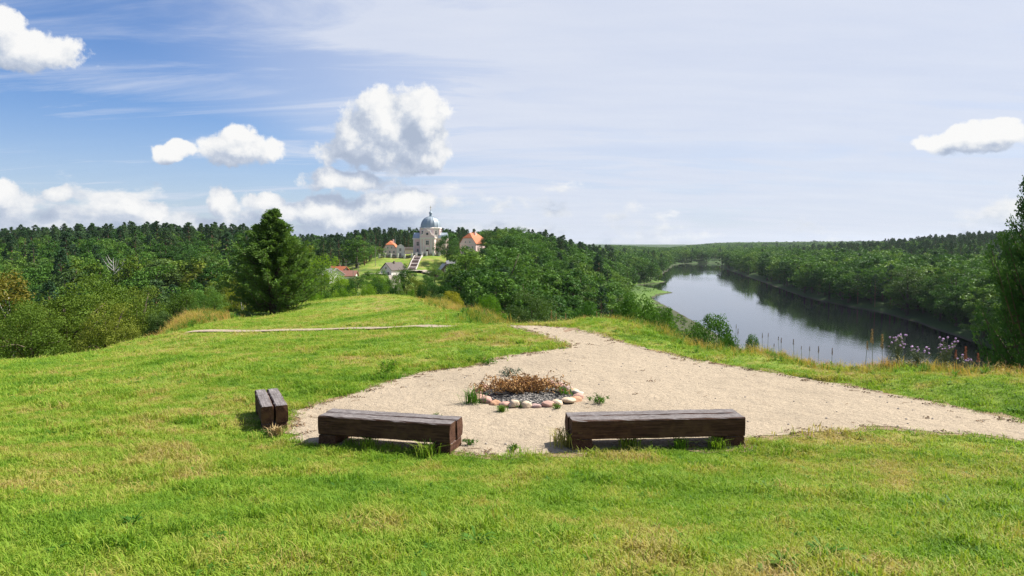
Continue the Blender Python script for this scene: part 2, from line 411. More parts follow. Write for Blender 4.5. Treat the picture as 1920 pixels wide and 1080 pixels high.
def timber_material(name, top):
    m, t = new_mat(name)
    co = t.node('ShaderNodeTexCoord').outputs['Object']
    st = t.node('ShaderNodeMapping', {0: co, 'Scale': (1.2, 22, 22)}).outputs[0]
    g = t.noise(st, 2.2, 8, 0.7, 0.4); blot = t.noise(co, 5, 5, 0.6); fl = t.noise(co, 16, 6, 0.7)
    c = t.ramp(g, [(0.25, (0.016, 0.008, 0.006)), (0.5, (0.075, 0.036, 0.024)), (0.75, (0.17, 0.09, 0.062))])
    c = t.mix(t.smooth(blot, 0.45, 0.7), c, (0.12, 0.062, 0.035))
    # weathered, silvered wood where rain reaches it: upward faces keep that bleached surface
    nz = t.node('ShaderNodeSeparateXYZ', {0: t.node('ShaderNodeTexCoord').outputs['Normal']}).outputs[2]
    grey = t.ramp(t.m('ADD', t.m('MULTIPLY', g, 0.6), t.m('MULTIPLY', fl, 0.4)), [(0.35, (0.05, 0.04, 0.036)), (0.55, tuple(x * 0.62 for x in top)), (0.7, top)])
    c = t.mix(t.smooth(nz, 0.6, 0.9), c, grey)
    chip = t.m('MULTIPLY', t.smooth(t.noise(st, 0.9, 4, 0.6), 0.66, 0.72), t.smooth(blot, 0.5, 0.6))
    c = t.mix(chip, c, (0.20, 0.14, 0.09))
    b = t.node('ShaderNodeBsdfPrincipled', {'Base Color': c, 'Roughness': 0.85, 'Specular IOR Level': 0.1})
    t.put(b.inputs['Normal'], bump(t, t.m('ADD', g, t.m('MULTIPLY', fl, 0.4)), 0.8, 0.007))
    out(t, b.outputs[0]); return m
def water_material():
    m, t = new_mat('river_water')
    pos = t.node('ShaderNodeNewGeometry').outputs['Position']
    st = t.node('ShaderNodeMapping', {0: pos, 'Rotation': (0, 0, 0.12), 'Scale': (0.35, 0.09, 1)}).outputs[0]
    calm = t.smooth(t.noise(t.node('ShaderNodeMapping', {0: pos, 'Scale': (0.02, 0.006, 1)}).outputs[0], 1.0, 4, 0.6), 0.4, 0.65)
    h = t.m('ADD', t.noise(st, 1.0, 6, 0.65), t.m('MULTIPLY', t.noise(pos, 0.9, 3, 0.6), 0.35))
    b = t.node('ShaderNodeBsdfPrincipled', {'Base Color': (0.008, 0.010, 0.011, 1), 'Roughness': t.m('ADD', 0.015, t.m('MULTIPLY', calm, 0.03)), 'IOR': 1.5, 'Specular IOR Level': 0.5})
    t.put(b.inputs['Normal'], t.node('ShaderNodeBump', {'Height': h, 'Strength': t.m('ADD', 0.022, t.m('MULTIPLY', calm, 0.06)), 'Distance': 0.5}).outputs[0])
    out(t, b.outputs[0]); return m

M_GROUND = ground_material(); M_WATER = water_material()
M_GRAVEL = gravel_material('pale_gravel', (0.37, 0.302, 0.22)); M_ROAD = gravel_material('village_gravel', (0.36, 0.31, 0.27))
M_TIMBER = timber_material('dark_timber', (0.30, 0.27, 0.265))
M_BARK = plain('bark', (0.09, 0.065, 0.045), 0.9, 2, 0.4, 0.6); M_PBARK = plain('pine_bark', (0.17, 0.085, 0.05), 0.9, 2, 0.4, 0.6); M_BIRCH = plain('birch_bark', (0.50, 0.47, 0.42), 0.8, 3, 0.35, 0.3)
M_BROAD = leaf_mat('broadleaf', [(0.1, (0.0264, 0.0696, 0.0144)), (0.4, (0.0528, 0.1296, 0.0216)), (0.65, (0.0936, 0.1896, 0.0312)), (0.92, (0.174, 0.258, 0.048))])
M_LIME = leaf_mat('olive_leaves', [(0.1, (0.0667, 0.1229, 0.0175)), (0.5, (0.1193, 0.1843, 0.0246)), (0.85, (0.2106, 0.237, 0.0351))])
M_BRIGHT = leaf_mat('bright_leaves', [(0.1, (0.0894, 0.1925, 0.0192)), (0.6, (0.1512, 0.275, 0.0275)), (0.95, (0.22, 0.3231, 0.033))], 0.35)
M_YELLOW = leaf_mat('yellow_leaves', [(0.1, (0.143, 0.187, 0.0198)), (0.6, (0.242, 0.2585, 0.0242)), (0.95, (0.308, 0.275, 0.033))], 0.35)
M_AUTUMN = leaf_mat('rusty_leaves', [(0.1, (0.11, 0.11, 0.02)), (0.6, (0.17, 0.15, 0.025)), (0.95, (0.20, 0.14, 0.03))])
M_WILLOW = leaf_mat('willow_leaves', [(0.1, (0.054, 0.102, 0.0264)), (0.6, (0.09, 0.15, 0.0384)), (0.95, (0.12, 0.18, 0.054))])
M_PINE = leaf_mat('pine_needles', [(0.1, (0.0298, 0.0722, 0.034)), (0.5, (0.051, 0.1063, 0.0425)), (0.9, (0.085, 0.1445, 0.051))], 0.15)
M_JUNI = leaf_mat('conifer_sprays', [(0.2, (0.0547, 0.1149, 0.0355)), (0.55, (0.0984, 0.1805, 0.0464)), (0.9, (0.1694, 0.2515, 0.0602))], 0.2, 1.2)
M_GRASS = grass_material('lawn_blades', LAWN)
TALL = [(0.28, (0.16, 0.20, 0.025)), (0.42, (0.30, 0.27, 0.05)), (0.55, (0.44, 0.32, 0.10)), (0.72, (0.42, 0.22, 0.08))]
M_TALL = grass_material('tall_dry_blades', TALL, 0.35)
M_STRAW = plain('straw', (0.42, 0.30, 0.13), 0.8, 8, 0.3)

# ------------------------------------------------------------------ ground, river, paths
def build_ground():
    az = np.radians(np.concatenate([np.arange(-45, 45, 0.3), np.arange(45, 315, 2.0)]))
    rad = np.concatenate([[0.25], np.exp(np.arange(math.log(0.7), math.log(9000), 0.0195))])
    Rg, Ag = np.meshgrid(rad, az, indexing='ij')
    X, Y = (Rg * np.sin(Ag)).ravel(), (Rg * np.cos(Ag)).ravel()
    Z = H(X, Y)
    na, nr = len(az), len(rad)
    V_ = np.stack([X, Y, Z], -1)
    i = np.arange(nr - 1)[:, None] * na; j = np.arange(na)[None]; j2 = (j + 1) % na
    F_ = np.stack([i + j, i + na + j, i + na + j2, i + j2], -1).reshape(-1, 4)
    V_ = np.vstack([V_, [[0, 0, h1(0, 0)]]]); c = len(V_) - 1
    tri = np.stack([np.arange(na), (np.arange(na) + 1) % na, np.full(na, c)], -1)
    F_ = F_[:, ::-1]
    o = link(bpy.data.objects.new('ground', mesh_np('ground', V_, [F_, tri[:, ::-1]], M_GROUND, True)))
    tag(o, kind='structure')
build_ground()

def build_river():
    Ys = np.concatenate([np.arange(-900, 1300, 25), np.arange(1300, 1700, 10)])
    V_ = []
    for y in Ys: V_ += [(XL(y) - 25, y, ZR), (XR(y) + 12, y, ZR)]
    n = len(Ys); F_ = [(2 * i, 2 * i + 1, 2 * i + 3, 2 * i + 2) for i in range(n - 1)]
    o = link(bpy.data.objects.new('river', mesh_np('river', V_, np.array(F_), M_WATER, True))); tag(o, kind='structure')
build_river()

def densify(poly, step, jit, rng, closed=True):
    o = []
    n = len(poly)
    for i in range(n if closed else n - 1):
        a, b = np.array(poly[i]), np.array(poly[(i + 1) % n]); L = np.hypot(*(b - a)); k = max(1, int(L / step))
        nrm = np.array([-(b - a)[1], (b - a)[0]]) / max(L, 1e-6)
        for q in range(k):
            o.append(a + (b - a) * q / k + nrm * rng.normal(0, jit) * (1 if q else 0.4))
    return o
def sheet(name, poly, mat, off, step=0.3, jit=0.03, grid=0.6):
    rng = np.random.default_rng(3)
    edge = densify(poly, step, jit, rng); n = len(edge)
    P = np.array(edge); lo, hi = P.min(0), P.max(0)
    gx, gy = np.meshgrid(np.arange(lo[0], hi[0], grid), np.arange(lo[1], hi[1], grid)); G = np.stack([gx.ravel(), gy.ravel()], -1)
    G = G[inside(G, P)]; G = G[pdist(G, P) > grid * 0.4]
    allp = [Vector(p) for p in edge] + [Vector(p) for p in G]
    r = delaunay_2d_cdt(allp, [(i, (i + 1) % n) for i in range(n)], [], 1, 1e-5)
    XY = np.array([tuple(v) for v in r[0]]); Z = H(XY[:, 0], XY[:, 1]) + off
    F_ = np.array([f for f in r[2] if len(f) == 3])
    o = link(bpy.data.objects.new(name, mesh_np(name, np.column_stack([XY, Z]), F_, mat, True))); return o
PLZ_EDGE = np.array(densify([tuple(p) for p in PLAZA], 0.25, 0.035, np.random.default_rng(3)))
tag(sheet('gravel_plaza', [tuple(p) for p in PLAZA], M_GRAVEL, 0.012, 0.16, 0.06, 0.5), kind='structure')
def grow(poly, k):
    P = np.array(poly); n = len(P); o = []
    for i in range(n):
        t = P[(i + 1) % n] - P[i - 1]; t = t / np.hypot(*t); o.append(tuple(P[i] + np.array([t[1], -t[0]]) * -k))
    return o
M_EARTH = plain('bare_earth', (0.22, 0.145, 0.085), 0.95, 5, 0.45, 0.6)
_a = sum(PLAZA[i - 1][0] * PLAZA[i][1] - PLAZA[i][0] * PLAZA[i - 1][1] for i in range(len(PLAZA)))
tag(sheet('bare_earth', grow([tuple(p) for p in PLAZA], 0.13 * (1 if _a < 0 else -1)), M_EARTH, 0.006, 0.22, 0.09, 0.6), kind='structure')
def strip(name, pts, width, mat, off):
    V_ = []; pts = [np.array(p[:2], float) for p in pts]
    dense = densify([tuple(p) for p in pts], 0.8 if len(pts) < 30 else 2, 0.0, RNG, False) + [pts[-1]]
    for i, p in enumerate(dense):
        t = dense[min(i + 1, len(dense) - 1)] - dense[max(i - 1, 0)]; t = t / np.hypot(*t); nrm = np.array([-t[1], t[0]])
        for s in (-1, -0.33, 0.33, 1): V_.append(p + nrm * s * width / 2 * (1 + 0.12 * math.sin(i * 1.7 + s)))
    XY = np.array(V_); Z = H(XY[:, 0], XY[:, 1]).reshape(-1, 4).max(1, keepdims=True).repeat(4, 1).ravel() + off
    F_ = [(4 * i + j, 4 * i + j + 1, 4 * i + 5 + j, 4 * i + 4 + j) for i in range(len(dense) - 1) for j in range(3)]
    return tag(link(bpy.data.objects.new(name, mesh_np(name, np.column_stack([XY, Z]), np.array(F_), mat, True))), kind='structure')
FOOT = [at(355, 624, 34), at(480, 622, 33.4), at(620, 619, 31.5), at(740, 616, 29.5), at(850, 613, 27.2)]
strip('footpath', FOOT, 0.8, M_GRAVEL, 0.045)
strip('village_road', [at(700, 480, 330), at(735, 480, 375), at(770, 480, 398), at(800, 480, 396), at(850, 480, 380)], 9, M_ROAD, 0.2)
strip('village_lane', [at(735, 480, 112), at(728, 480, 128), at(735, 480, 150), at(745, 480, 220), at(735, 480, 375)], 4.5, M_ROAD, 0.25)

# ------------------------------------------------------------------ foliage generators
def unit(a): return a / np.maximum(np.linalg.norm(a, axis=-1, keepdims=True), 1e-9)
def leaf_quads(rng, P, N, size, aspect=0.6, along=None):
    n = len(P)
    t = unit(np.cross(N, rng.normal(size=(n, 3)))) if along is None else unit(along + rng.normal(size=(n, 3)) * 0.35)
    b = unit(np.cross(N, t)); L = (size * rng.uniform(0.65, 1.35, n))[:, None]
    bend = unit(N) * L * 0.18
    V_ = np.stack([P - t * L * .5, P + b * L * .5 * aspect + bend, P + t * L * .5, P - b * L * .5 * aspect + bend], 1).reshape(-1, 3)
    i = np.arange(n)[:, None] * 4
    return V_, np.concatenate([i + np.array([[0, 1, 2]]), i + np.array([[0, 2, 3]])])
def leaf_cloud(rng, C, per, size, flat=0.8, inner=0.35, aspect=0.6, up=0.35):
    m = len(C); k = np.repeat(np.arange(m), per)
    d = unit(rng.normal(size=(m * per, 3))); r = C[k, 3] * (inner + (1 - inner) * rng.random(m * per) ** 0.6)
    P = C[k, :3] + d * r[:, None] * np.array([1, 1, flat])
    N = unit(d * 1.1 + rng.normal(size=d.shape) * 0.38 + np.array([0, 0, up]))
    return leaf_quads(rng, P, N, size, aspect)
def fib(n, rng):
    i = np.arange(n) + 0.5; z = 1 - 2 * i / n; a = i * 2.399963 + rng.uniform(0, 6)
    s = np.sqrt(1 - z * z); return unit(np.stack([s * np.cos(a), s * np.sin(a), z], -1) + rng.normal(size=(n, 3)) * 0.16)
def to_np(mb): 
    quads = [f for f in mb.f if len(f) == 4]; tri = []
    for f in mb.f:
        if len(f) != 4: tri += [(f[0], f[i], f[i + 1]) for i in range(1, len(f) - 1)]
        else: tri += [(f[0], f[1], f[2]), (f[0], f[2], f[3])]
    return np.array(mb.v), np.array(tri)

def broad(seed, Ht, rx, z0, m, per, size, inner_n=0, rough=0.16, csize=0.30, limbs=6, tr=0.02):
    """returns crown arrays and trunk builder for a broadleaf tree of height Ht"""
    rng = np.random.default_rng(seed)
    cz, rz = (z0 + Ht) / 2, (Ht - z0) / 2
    d = fib(m, rng)
    lob = 1 + rough * (np.sin(d[:, 0] * 3.1 + seed) + np.cos(d[:, 1] * 3.7 + seed * 2) + np.sin(d[:, 2] * 4.3 + seed))
    egg = 1.0 - 0.22 * d[:, 2]
    R_ = rx * csize * rng.uniform(0.7, 1.35, m)
    C = np.column_stack([d * np.column_stack([rx * egg, rx * egg, np.full(m, rz)]) * (lob * rng.uniform(0.62, 0.92, m))[:, None] + [0, 0, cz], R_])
    C[:, 2] = np.clip(C[:, 2], z0 * 0.6 + R_ * 0.6, Ht - R_ * 0.75)
    if inner_n:
        q = unit(rng.normal(size=(inner_n, 3))) * rng.uniform(0.1, 0.55, (inner_n, 1)) * [rx, rx, rz] + [0, 0, cz]
        C = np.vstack([C, np.column_stack([q, np.full(inner_n, rx * csize)])])
    ztop_ = (C[:, 2] + C[:, 3] * 0.75).max(); C[:, 2] = z0 + (C[:, 2] - z0) * (Ht - z0) / (ztop_ - z0)
    cv = leaf_cloud(rng, C, per, size)
    mb = MB(); r0 = Ht * tr
    lean = rng.normal(0, 0.02, 2) * Ht
    ax = [(lean[0] * s * s, lean[1] * s * s, Ht * 0.80 * s) for s in (0, 0.04, 0.25, 0.5, 0.75, 1)]
    mb.tube(ax, [r0 * 1.6, r0 * 1.1, r0 * 0.9, r0 * 0.65, r0 * 0.4, r0 * 0.12], 7)
    for q in range(limbs):
        c = C[rng.integers(0, m), :3]; s = rng.uniform(0.25, 0.6); b = np.array([lean[0] * s * s, lean[1] * s * s, Ht * 0.8 * s])
        if c[2] < b[2]: b[2] = max(c[2] * 0.7, 0.1 * Ht)
        mid = (b + c) / 2 + [0, 0, 0.04 * Ht]
        mb.tube([b, mid, c], [r0 * 0.5, r0 * 0.32, r0 * 0.1], 5)
    return cv, mb
def pine(seed, Ht, m, per, size, tr=0.012):
    rng = np.random.default_rng(seed); C = []; mb = MB(); r0 = Ht * tr
    mb.tube([(0, 0, 0), (0, 0, Ht * 0.5), (rng.normal(0, .2), rng.normal(0, .2), Ht * 0.97)], [r0 * 1.3, r0 * 0.85, r0 * 0.15], 6)
    for i in range(m):
        s = 0.34 + 0.65 * (i + rng.random()) / m; a = i * 2.4 + rng.normal(0, .4)
        reach = Ht * 0.15 * (1.12 - (max(s - 0.42, 0) / 0.58) ** 1.4) * rng.uniform(0.5, 1.25)
        c = np.array([reach * math.cos(a), reach * math.sin(a), Ht * s + reach * 0.15])
        C.append([*c, Ht * 0.050 * rng.uniform(0.6, 1.3) * (1.15 - 0.5 * (s - .42))])
        mb.tube([(0, 0, Ht * s - reach * .3), tuple(c)], [r0 * 0.3, r0 * 0.1], 4)
    C.append([0, 0, Ht * 0.965, Ht * 0.035])
    return leaf_cloud(rng, np.array(C), per, size, 0.6, 0.2, 0.5, 0.5), mb
def spruce(seed, Ht, tiers, per, size, rb=0.2):
    rng = np.random.default_rng(seed); C = []; mb = MB(); r0 = Ht * 0.012
    mb.tube([(0, 0, 0), (0, 0, Ht * 0.5), (0, 0, Ht * 0.98)], [r0 * 1.3, r0 * 0.8, r0 * 0.1], 6)
    for i in range(tiers):
        s = 0.10 + 0.88 * i / tiers; R_ = Ht * rb * (1 - s) ** 0.85 + Ht * 0.012
        for q in range(max(3, int(9 * (1 - s) + 2))):
            a = q * 2.4 + i * 1.1 + rng.normal(0, .2); rr_ = R_ * rng.uniform(0.6, 1.05)
            C.append([rr_ * math.cos(a), rr_ * math.sin(a), Ht * s - rr_ * 0.18, max(Ht * 0.022, R_ * 0.36)])
    return leaf_cloud(rng, np.array(C), per, size, 0.65, 0.2, 0.45, 0.4), mb
def juniper(seed, Ht, n_br, per, size):
    rng = np.random.default_rng(seed); mb = MB(); Pn = []; Nn = []; Al = []
    r0 = Ht * 0.03
    tops = [(-0.045 * Ht, 0.0, 0.90 * Ht), (0.012 * Ht, 0.01 * Ht, 1.0 * Ht), (0.05 * Ht, -0.03 * Ht, 0.88 * Ht)]
    for tx, ty, tz in tops: mb.tube([(tx * .2, ty, 0), (tx * .5, ty, Ht * .3), (tx, ty, tz * .96)], [r0, r0 * .6, r0 * .08], 7)
    zs = np.array([0.0, 0.08, 0.18, 0.30, 0.45, 0.60, 0.75, 0.88, 1.0]); rs = np.array([0.22, 0.33, 0.37, 0.36, 0.315, 0.245, 0.165, 0.09, 0.015])
    for i in range(n_br):
        s = 0.05 + 0.94 * ((i + rng.random()) / n_br) ** 0.9; a = i * 2.39996 + rng.normal(0, .3)
        tx, ty, tz = tops[rng.integers(0, 3)] if s > 0.55 else tops[1]
        ln = np.interp(s, zs, rs) * Ht * rng.uniform(0.55, 1.2)
        base = np.array([tx * s, ty * s, tz * s * 0.97]); dr = np.array([math.cos(a), math.sin(a), 0.0])
        tip = base + dr * ln + [0, 0, ln * rng.uniform(0.0, 0.55)]
        midp = base + dr * ln * 0.55 + [0, 0, -ln * 0.06]
        mb.tube([base, midp, tip], [r0 * .22, r0 * .13, r0 * .04], 4, False)
        nc = 7
        for u in np.linspace(0.28, 1.0, nc):
            c = (1 - u) ** 2 * base + 2 * u * (1 - u) * midp + u * u * tip
            k = int(per * (0.6 + 0.6 * u)); R_ = Ht * 0.038 * (1.25 - 0.45 * u)
            d = unit(rng.normal(size=(k, 3))); rad = R_ * rng.random(k) ** 0.5
            off = d * rad[:, None]; off[:, 2] *= 0.75; off[:, 2] -= 0.25 * rad
            Pn.append(c + off); Nn.append(unit(d + [0, 0, .5])); Al.append(np.tile(dr * 0.8 + [0, 0, 0.25], (k, 1)) + d * 0.5)
    P, N, Al = map(np.vstack, (Pn, Nn, Al))
    return leaf_quads(rng, P, N, np.full(len(P), size), 0.36, Al), mb

class Proto: pass
def proto(name, gen, leafm, barkm, nominal):
    (cv, cf), mb = gen; p = Proto(); p.h = nominal
    p.crown = mesh_np(name + '_crown', cv, cf, leafm); tv, tf = to_np(mb)
    p.trunk = mesh_np(name + '_trunk', tv, tf, barkm, True)
    p.joint = lambda: mesh_np(name, np.vstack([cv, tv]), np.vstack([cf, tf + len(cv)]), [leafm, barkm], False, np.r_[np.zeros(len(cf)), np.ones(len(tf))])
    return p
HQ = [proto('broad_tree', broad(s, 10, 3.9, 0.8, 84, 125, 0.18, 16, 0.17, 0.22, 10), M_BROAD, M_BARK, 10) for s in (1, 2, 3)]
MID = [proto('wood_tree', broad(s + 20, 18, r, 2.0, 50, 56, 0.62, 4, 0.18, 0.25), M_BROAD, M_BARK, 18) for s, r in ((1, 5.2), (2, 6.0), (3, 4.4), (4, 5.4))]
FAR = [proto('far_tree', broad(s + 40, 18, r, 2.0, 30, 22, 1.15, 4, 0.14, 0.33, 0), M_BROAD, M_BARK, 18) for s, r in ((1, 5.2), (2, 6.0), (3, 4.4))]
PINEM = [proto('pine', pine(s + 60, 22, 46, 44, 0.62), M_PINE, M_PBARK, 22) for s in (1, 2, 3)]
PINEF = [proto('far_pine', pine(s + 70, 22, 30, 20, 1.0), M_PINE, M_PBARK, 22) for s in (1, 2, 3)]
SPRM = [proto('spruce', spruce(s + 80, 22, 20, 16, 0.8), M_PINE, M_BARK, 22) for s in (1, 2)]
BUSH = [proto('bush', broad(s + 90, 4, 2.3, 0.1, 76, 125, 0.125, 8, 0.2, 0.23, 12, 0.014), M_BROAD, M_BARK, 4) for s in (1, 2)]
BIRCH = [proto('birch', broad(s + 95, 14, 3.0, 3.0, 46, 55, 0.32, 0, 0.25, 0.26, 12, 0.011), M_YELLOW, M_BIRCH, 14) for s in (1,)]
JUN2 = proto('bank_conifer', juniper(9, 9, 230, 46, 0.12), M_JUNI, M_BARK, 9)
JUN = proto('conifer', juniper(5, 9, 250, 26, 0.24), M_JUNI, M_BARK, 9)

def tree(name, label, P, x, y, h, wide=1.0, mat=None, group=None, cat='tree', sink=0.15, rz=None, bark=None):
    root = empty(name, (x, y, h1(x, y) - sink), random.uniform(0, 6.28) if rz is None else rz)
    k = (h + sink) / P.h; root.scale = (k * wide, k * wide, k)
    for nm, me, mt in (('crown', P.crown, mat), ('trunk', P.trunk, bark)):
        o = link(bpy.data.objects.new(nm, me), root)
        if mt: o.material_slots[0].link = 'OBJECT'; o.material_slots[0].material = mt
    tag(root, label, cat, group); return root
def tpx(name, label, P, px, top, d, wpx=None, mat=None, group=None, cat='tree', **kw):
    p = at(px, top, d); g = h1(p.x, p.y); h = max(1.0, p.z - g)
    wide = 1.0
    if wpx:
        cur = (P.crown_w if hasattr(P, 'crown_w') else None)
        if cur is None:
            co = np.empty(len(P.crown.vertices) * 3, np.float32); P.crown.vertices.foreach_get('co', co); P.crown_w = cur = float(np.percentile(np.abs(co.reshape(-1, 3)[:, 0]), 98)) * 2
        wide = (wpx / FPX * d) / (cur * h / P.h)
    return tree(name, label, P, p.x, p.y, h, wide, mat, group, cat, **kw)

def proj(x, y, z):
    z = z - CAMZ; f = y * math.cos(PITCH) - z * math.sin(PITCH); u = y * math.sin(PITCH) + z * math.cos(PITCH)
    return 960 + FPX * x / f, 540 - FPX * u / f

# ------------------------------------------------------------------ feature trees and shrubs
tpx('conifer_tree', 'broad dark green conifer standing alone on the lawn', JUN, 510, 386, 60, 142, rz=0.4, cat='conifer')
tpx('conifer_tree', 'dark conifer cut by the right edge of the picture above the river', JUN2, 1982, 150, 21, 200, cat='conifer', rz=2.0)
F = [  # px, top, d, width px, proto, material, name, label
 (120, 528, 60, 150, HQ[0], M_LIME, 'lime_tree', 'olive green leafy tree nearest the lawn at far left'),
 (192, 512, 66, 150, HQ[1], M_LIME, 'lime_tree', 'tallest olive green rounded tree below the left lawn'),
 (258, 535, 62, 120, HQ[2], M_LIME, 'lime_tree', 'olive green tree at the right end of the near left clump'),
 (55, 560, 55, 120, HQ[1], M_LIME, 'lime_tree', 'low olive tree beside the white birch trunk at left edge'),
 (200, 568, 54, 120, HQ[2], M_LIME, 'lime_tree', 'lower olive crown in front of the tallest left tree'),
 (300, 582, 56, 70, BUSH[0], M_WILLOW, 'shrub', 'grey green shrub next to the tawny grass on the left lawn edge'),
 (18, 505, 62, 110, BIRCH[0], M_AUTUMN, 'birch_tree', 'yellowing birch with a white trunk at the left edge'),
 (-60, 520, 60, 160, HQ[0], M_LIME, 'lime_tree', 'olive tree half outside the left edge of the picture'),
 (340, 528, 105, 70, HQ[0], M_LIME, 'small_tree', 'yellowish green tree left of the dark round tree in the valley'),
 (372, 545, 100, 60, HQ[2], M_BROAD, 'small_tree', 'muted green tree behind the tawny grass patch'),
 (402, 536, 96, 62, HQ[1], M_BROAD, 'small_tree', 'dark round tree in the valley left of the lone conifer'),
 (432, 518, 110, 60, HQ[0], M_LIME, 'small_tree', 'yellow green tree just left of the lone conifer'),
 (455, 535, 92, 50, BIRCH[0], M_YELLOW, 'birch_tree', 'thin pale yellow birch beside the lone conifer'),
 (600, 474, 112, 80, HQ[1], M_BRIGHT, 'ash_tree', 'bright green tree right behind the lone conifer'),
 (575, 500, 104, 70, HQ[2], M_BRIGHT, 'ash_tree', 'bright green crown peeping out low behind the lone conifer'),
 (628, 520, 125, 52, HQ[0], M_BROAD, 'small_tree', 'mid green tree right of the bright tree, below the grey roofs'),
 (655, 527, 118, 40, BUSH[1], M_BROAD, 'shrub', 'dark bush left of the round yellow green bush'),
 (612, 543, 108, 50, BUSH[0], M_BROAD, 'shrub', 'low mid green bush at the lawn crest under the bright tree'),
 (638, 540, 112, 40, BUSH[1], M_BRIGHT, 'shrub', 'light green bush at the lawn crest near the grey roofs'),
 (688, 532, 112, 56, BUSH[0], M_BRIGHT, 'shrub', 'round yellow green bush on the lawn crest'),
 (716, 503, 175, 48, HQ[2], M_BRIGHT, 'small_tree', 'bright green tree covering the white gabled house'),
 (700, 520, 160, 40, HQ[0], M_BROAD, 'small_tree', 'mid green tree between the round bush and the white house'),
 (703, 511, 205, 34, HQ[1], M_BRIGHT, 'small_tree', 'light green tree left of the white gabled house'),
 (757, 493, 165, 42, HQ[0], M_BROAD, 'small_tree', 'dark pointed tree below the church stairs'),
 (745, 515, 150, 36, HQ[2], M_BROAD, 'small_tree', 'dark tree beside the lane below the church'),
 (780, 518, 160, 42, HQ[1], M_LIME, 'small_tree', 'olive tree with reddish branches right of the dark pointed tree'),
 (768, 542, 130, 26, BUSH[1], M_BRIGHT, 'shrub', 'small bright bush at the foot of the dark pointed tree'),
 (812, 520, 170, 50, HQ[0], M_BROAD, 'small_tree', 'dark round tree below the brown village house'),
 (815, 494, 300, 38, HQ[2], M_BROAD, 'small_tree', 'small green tree beside the brown village house'),
 (690, 508, 300, 26, BUSH[0], M_BROAD, 'shrub', 'bush beside the brown field under the church wall'),
 (725, 524, 240, 40, HQ[1], M_BRIGHT, 'small_tree', 'light green garden tree in front of the white house'),
 (670, 516, 250, 46, BUSH[1], M_BROAD, 'shrub', 'dark garden hedge in front of the red village roofs'),
 (640, 520, 200, 40, HQ[1], M_BRIGHT, 'small_tree', 'light green garden tree under the grey village roof'),
 (800, 514, 210, 34, HQ[1], M_BROAD, 'small_tree', 'mid green tree at the road end below the church lawn'),
 (835, 508, 270, 30, HQ[0], M_BROAD, 'small_tree', 'dark tree half covering the brown village house'),
 (850, 515, 240, 44, HQ[2], M_BROAD, 'small_tree', 'dark tree right of the brown village house'),
 (790, 533, 140, 36, BUSH[0], M_BROAD, 'shrub', 'dark bush under the olive tree at the lawn crest'),
 (828, 530, 140, 44, BUSH[1], M_BROAD, 'shrub', 'dark bush behind the pale grey green bush'),
 (735, 535, 135, 30, BUSH[1], M_BROAD, 'shrub', 'dark bush left of the lane at the lawn crest'),
 (838, 436, 425, 46, HQ[1], M_BROAD, 'maple_tree', 'tall dark tree hiding the right side of the church'),
 (850, 462, 418, 30, HQ[2], M_BROAD, 'maple_tree', 'shorter dark tree right of the church, touching the tall one'),
 (784, 456, 500, 14, BUSH[0], M_BRIGHT, 'shrub', 'light green bush between the church and the pink priory house'),
 (693, 455, 440, 40, HQ[0], M_BROAD, 'maple_tree', 'large dark tree at the wood edge left of the church wall'),
 (912, 430, 432, 34, HQ[2], M_WILLOW, 'birch_tree', 'airy pale birch in front of the orange roofed house'),
 (914, 464, 410, 40, HQ[1], M_WILLOW, 'small_tree', 'grey green tree below the orange roofed house'),
 (884, 472, 400, 40, HQ[2], M_BROAD, 'small_tree', 'dark tree under the wall of the orange roofed house'),
 (938, 430, 450, 36, HQ[0], M_BROAD, 'maple_tree', 'dark round tree right of the orange roofed house'),
 (972, 424, 455, 52, HQ[1], M_BROAD, 'maple_tree', 'tall rounded tree on the skyline right of the orange roof'),
 (848, 546, 66, 44, BUSH[1], M_YELLOW, 'sumac_bush', 'yellow green bush on the lawn crest above the tawny grass'),
 (822, 550, 70, 40, BUSH[0], M_WILLOW, 'shrub', 'pale grey green bush left of the yellow bush'),
 (920, 551, 74, 66, BUSH[0], M_BRIGHT, 'shrub', 'bright green round bush left of the big willow'),
 (1000, 541, 98, 118, HQ[1], M_WILLOW, 'willow_tree', 'wide grey green willow beyond the end of the gravel path'),
 (1085, 566, 80, 90, BUSH[1], M_BROAD, 'shrub', 'dark bush between the willow and the river bushes'),
 (1192, 546, 33, 135, BUSH[0], M_BROAD, 'shrub', 'largest dark green bush on the bank lip beside the river'),
 (1240, 574, 31, 84, BUSH[1], M_BROAD, 'shrub', 'lower right shoulder bush beside the largest bank bush'),
 (1324, 590, 25, 118, BUSH[1], M_BROAD, 'shrub', 'dark green rounded bush at the middle of the bank lip'),
 (1368, 624, 23, 62, BUSH[0], M_BROAD, 'shrub', 'low bush at the right foot of the middle bank bush'),
 (1410, 626, 19.5, 38, BUSH[0], M_BROAD, 'shrub', 'smallest dark bush on the bank lip before the water'),
]
for (px, top, d, wpx, P, mt, nm, lab) in F:
    tpx(nm, lab, P, px, top, d, wpx, mt, cat='shrub' if P in BUSH else 'tree', sink=0.25 if d < 50 else 0.5)

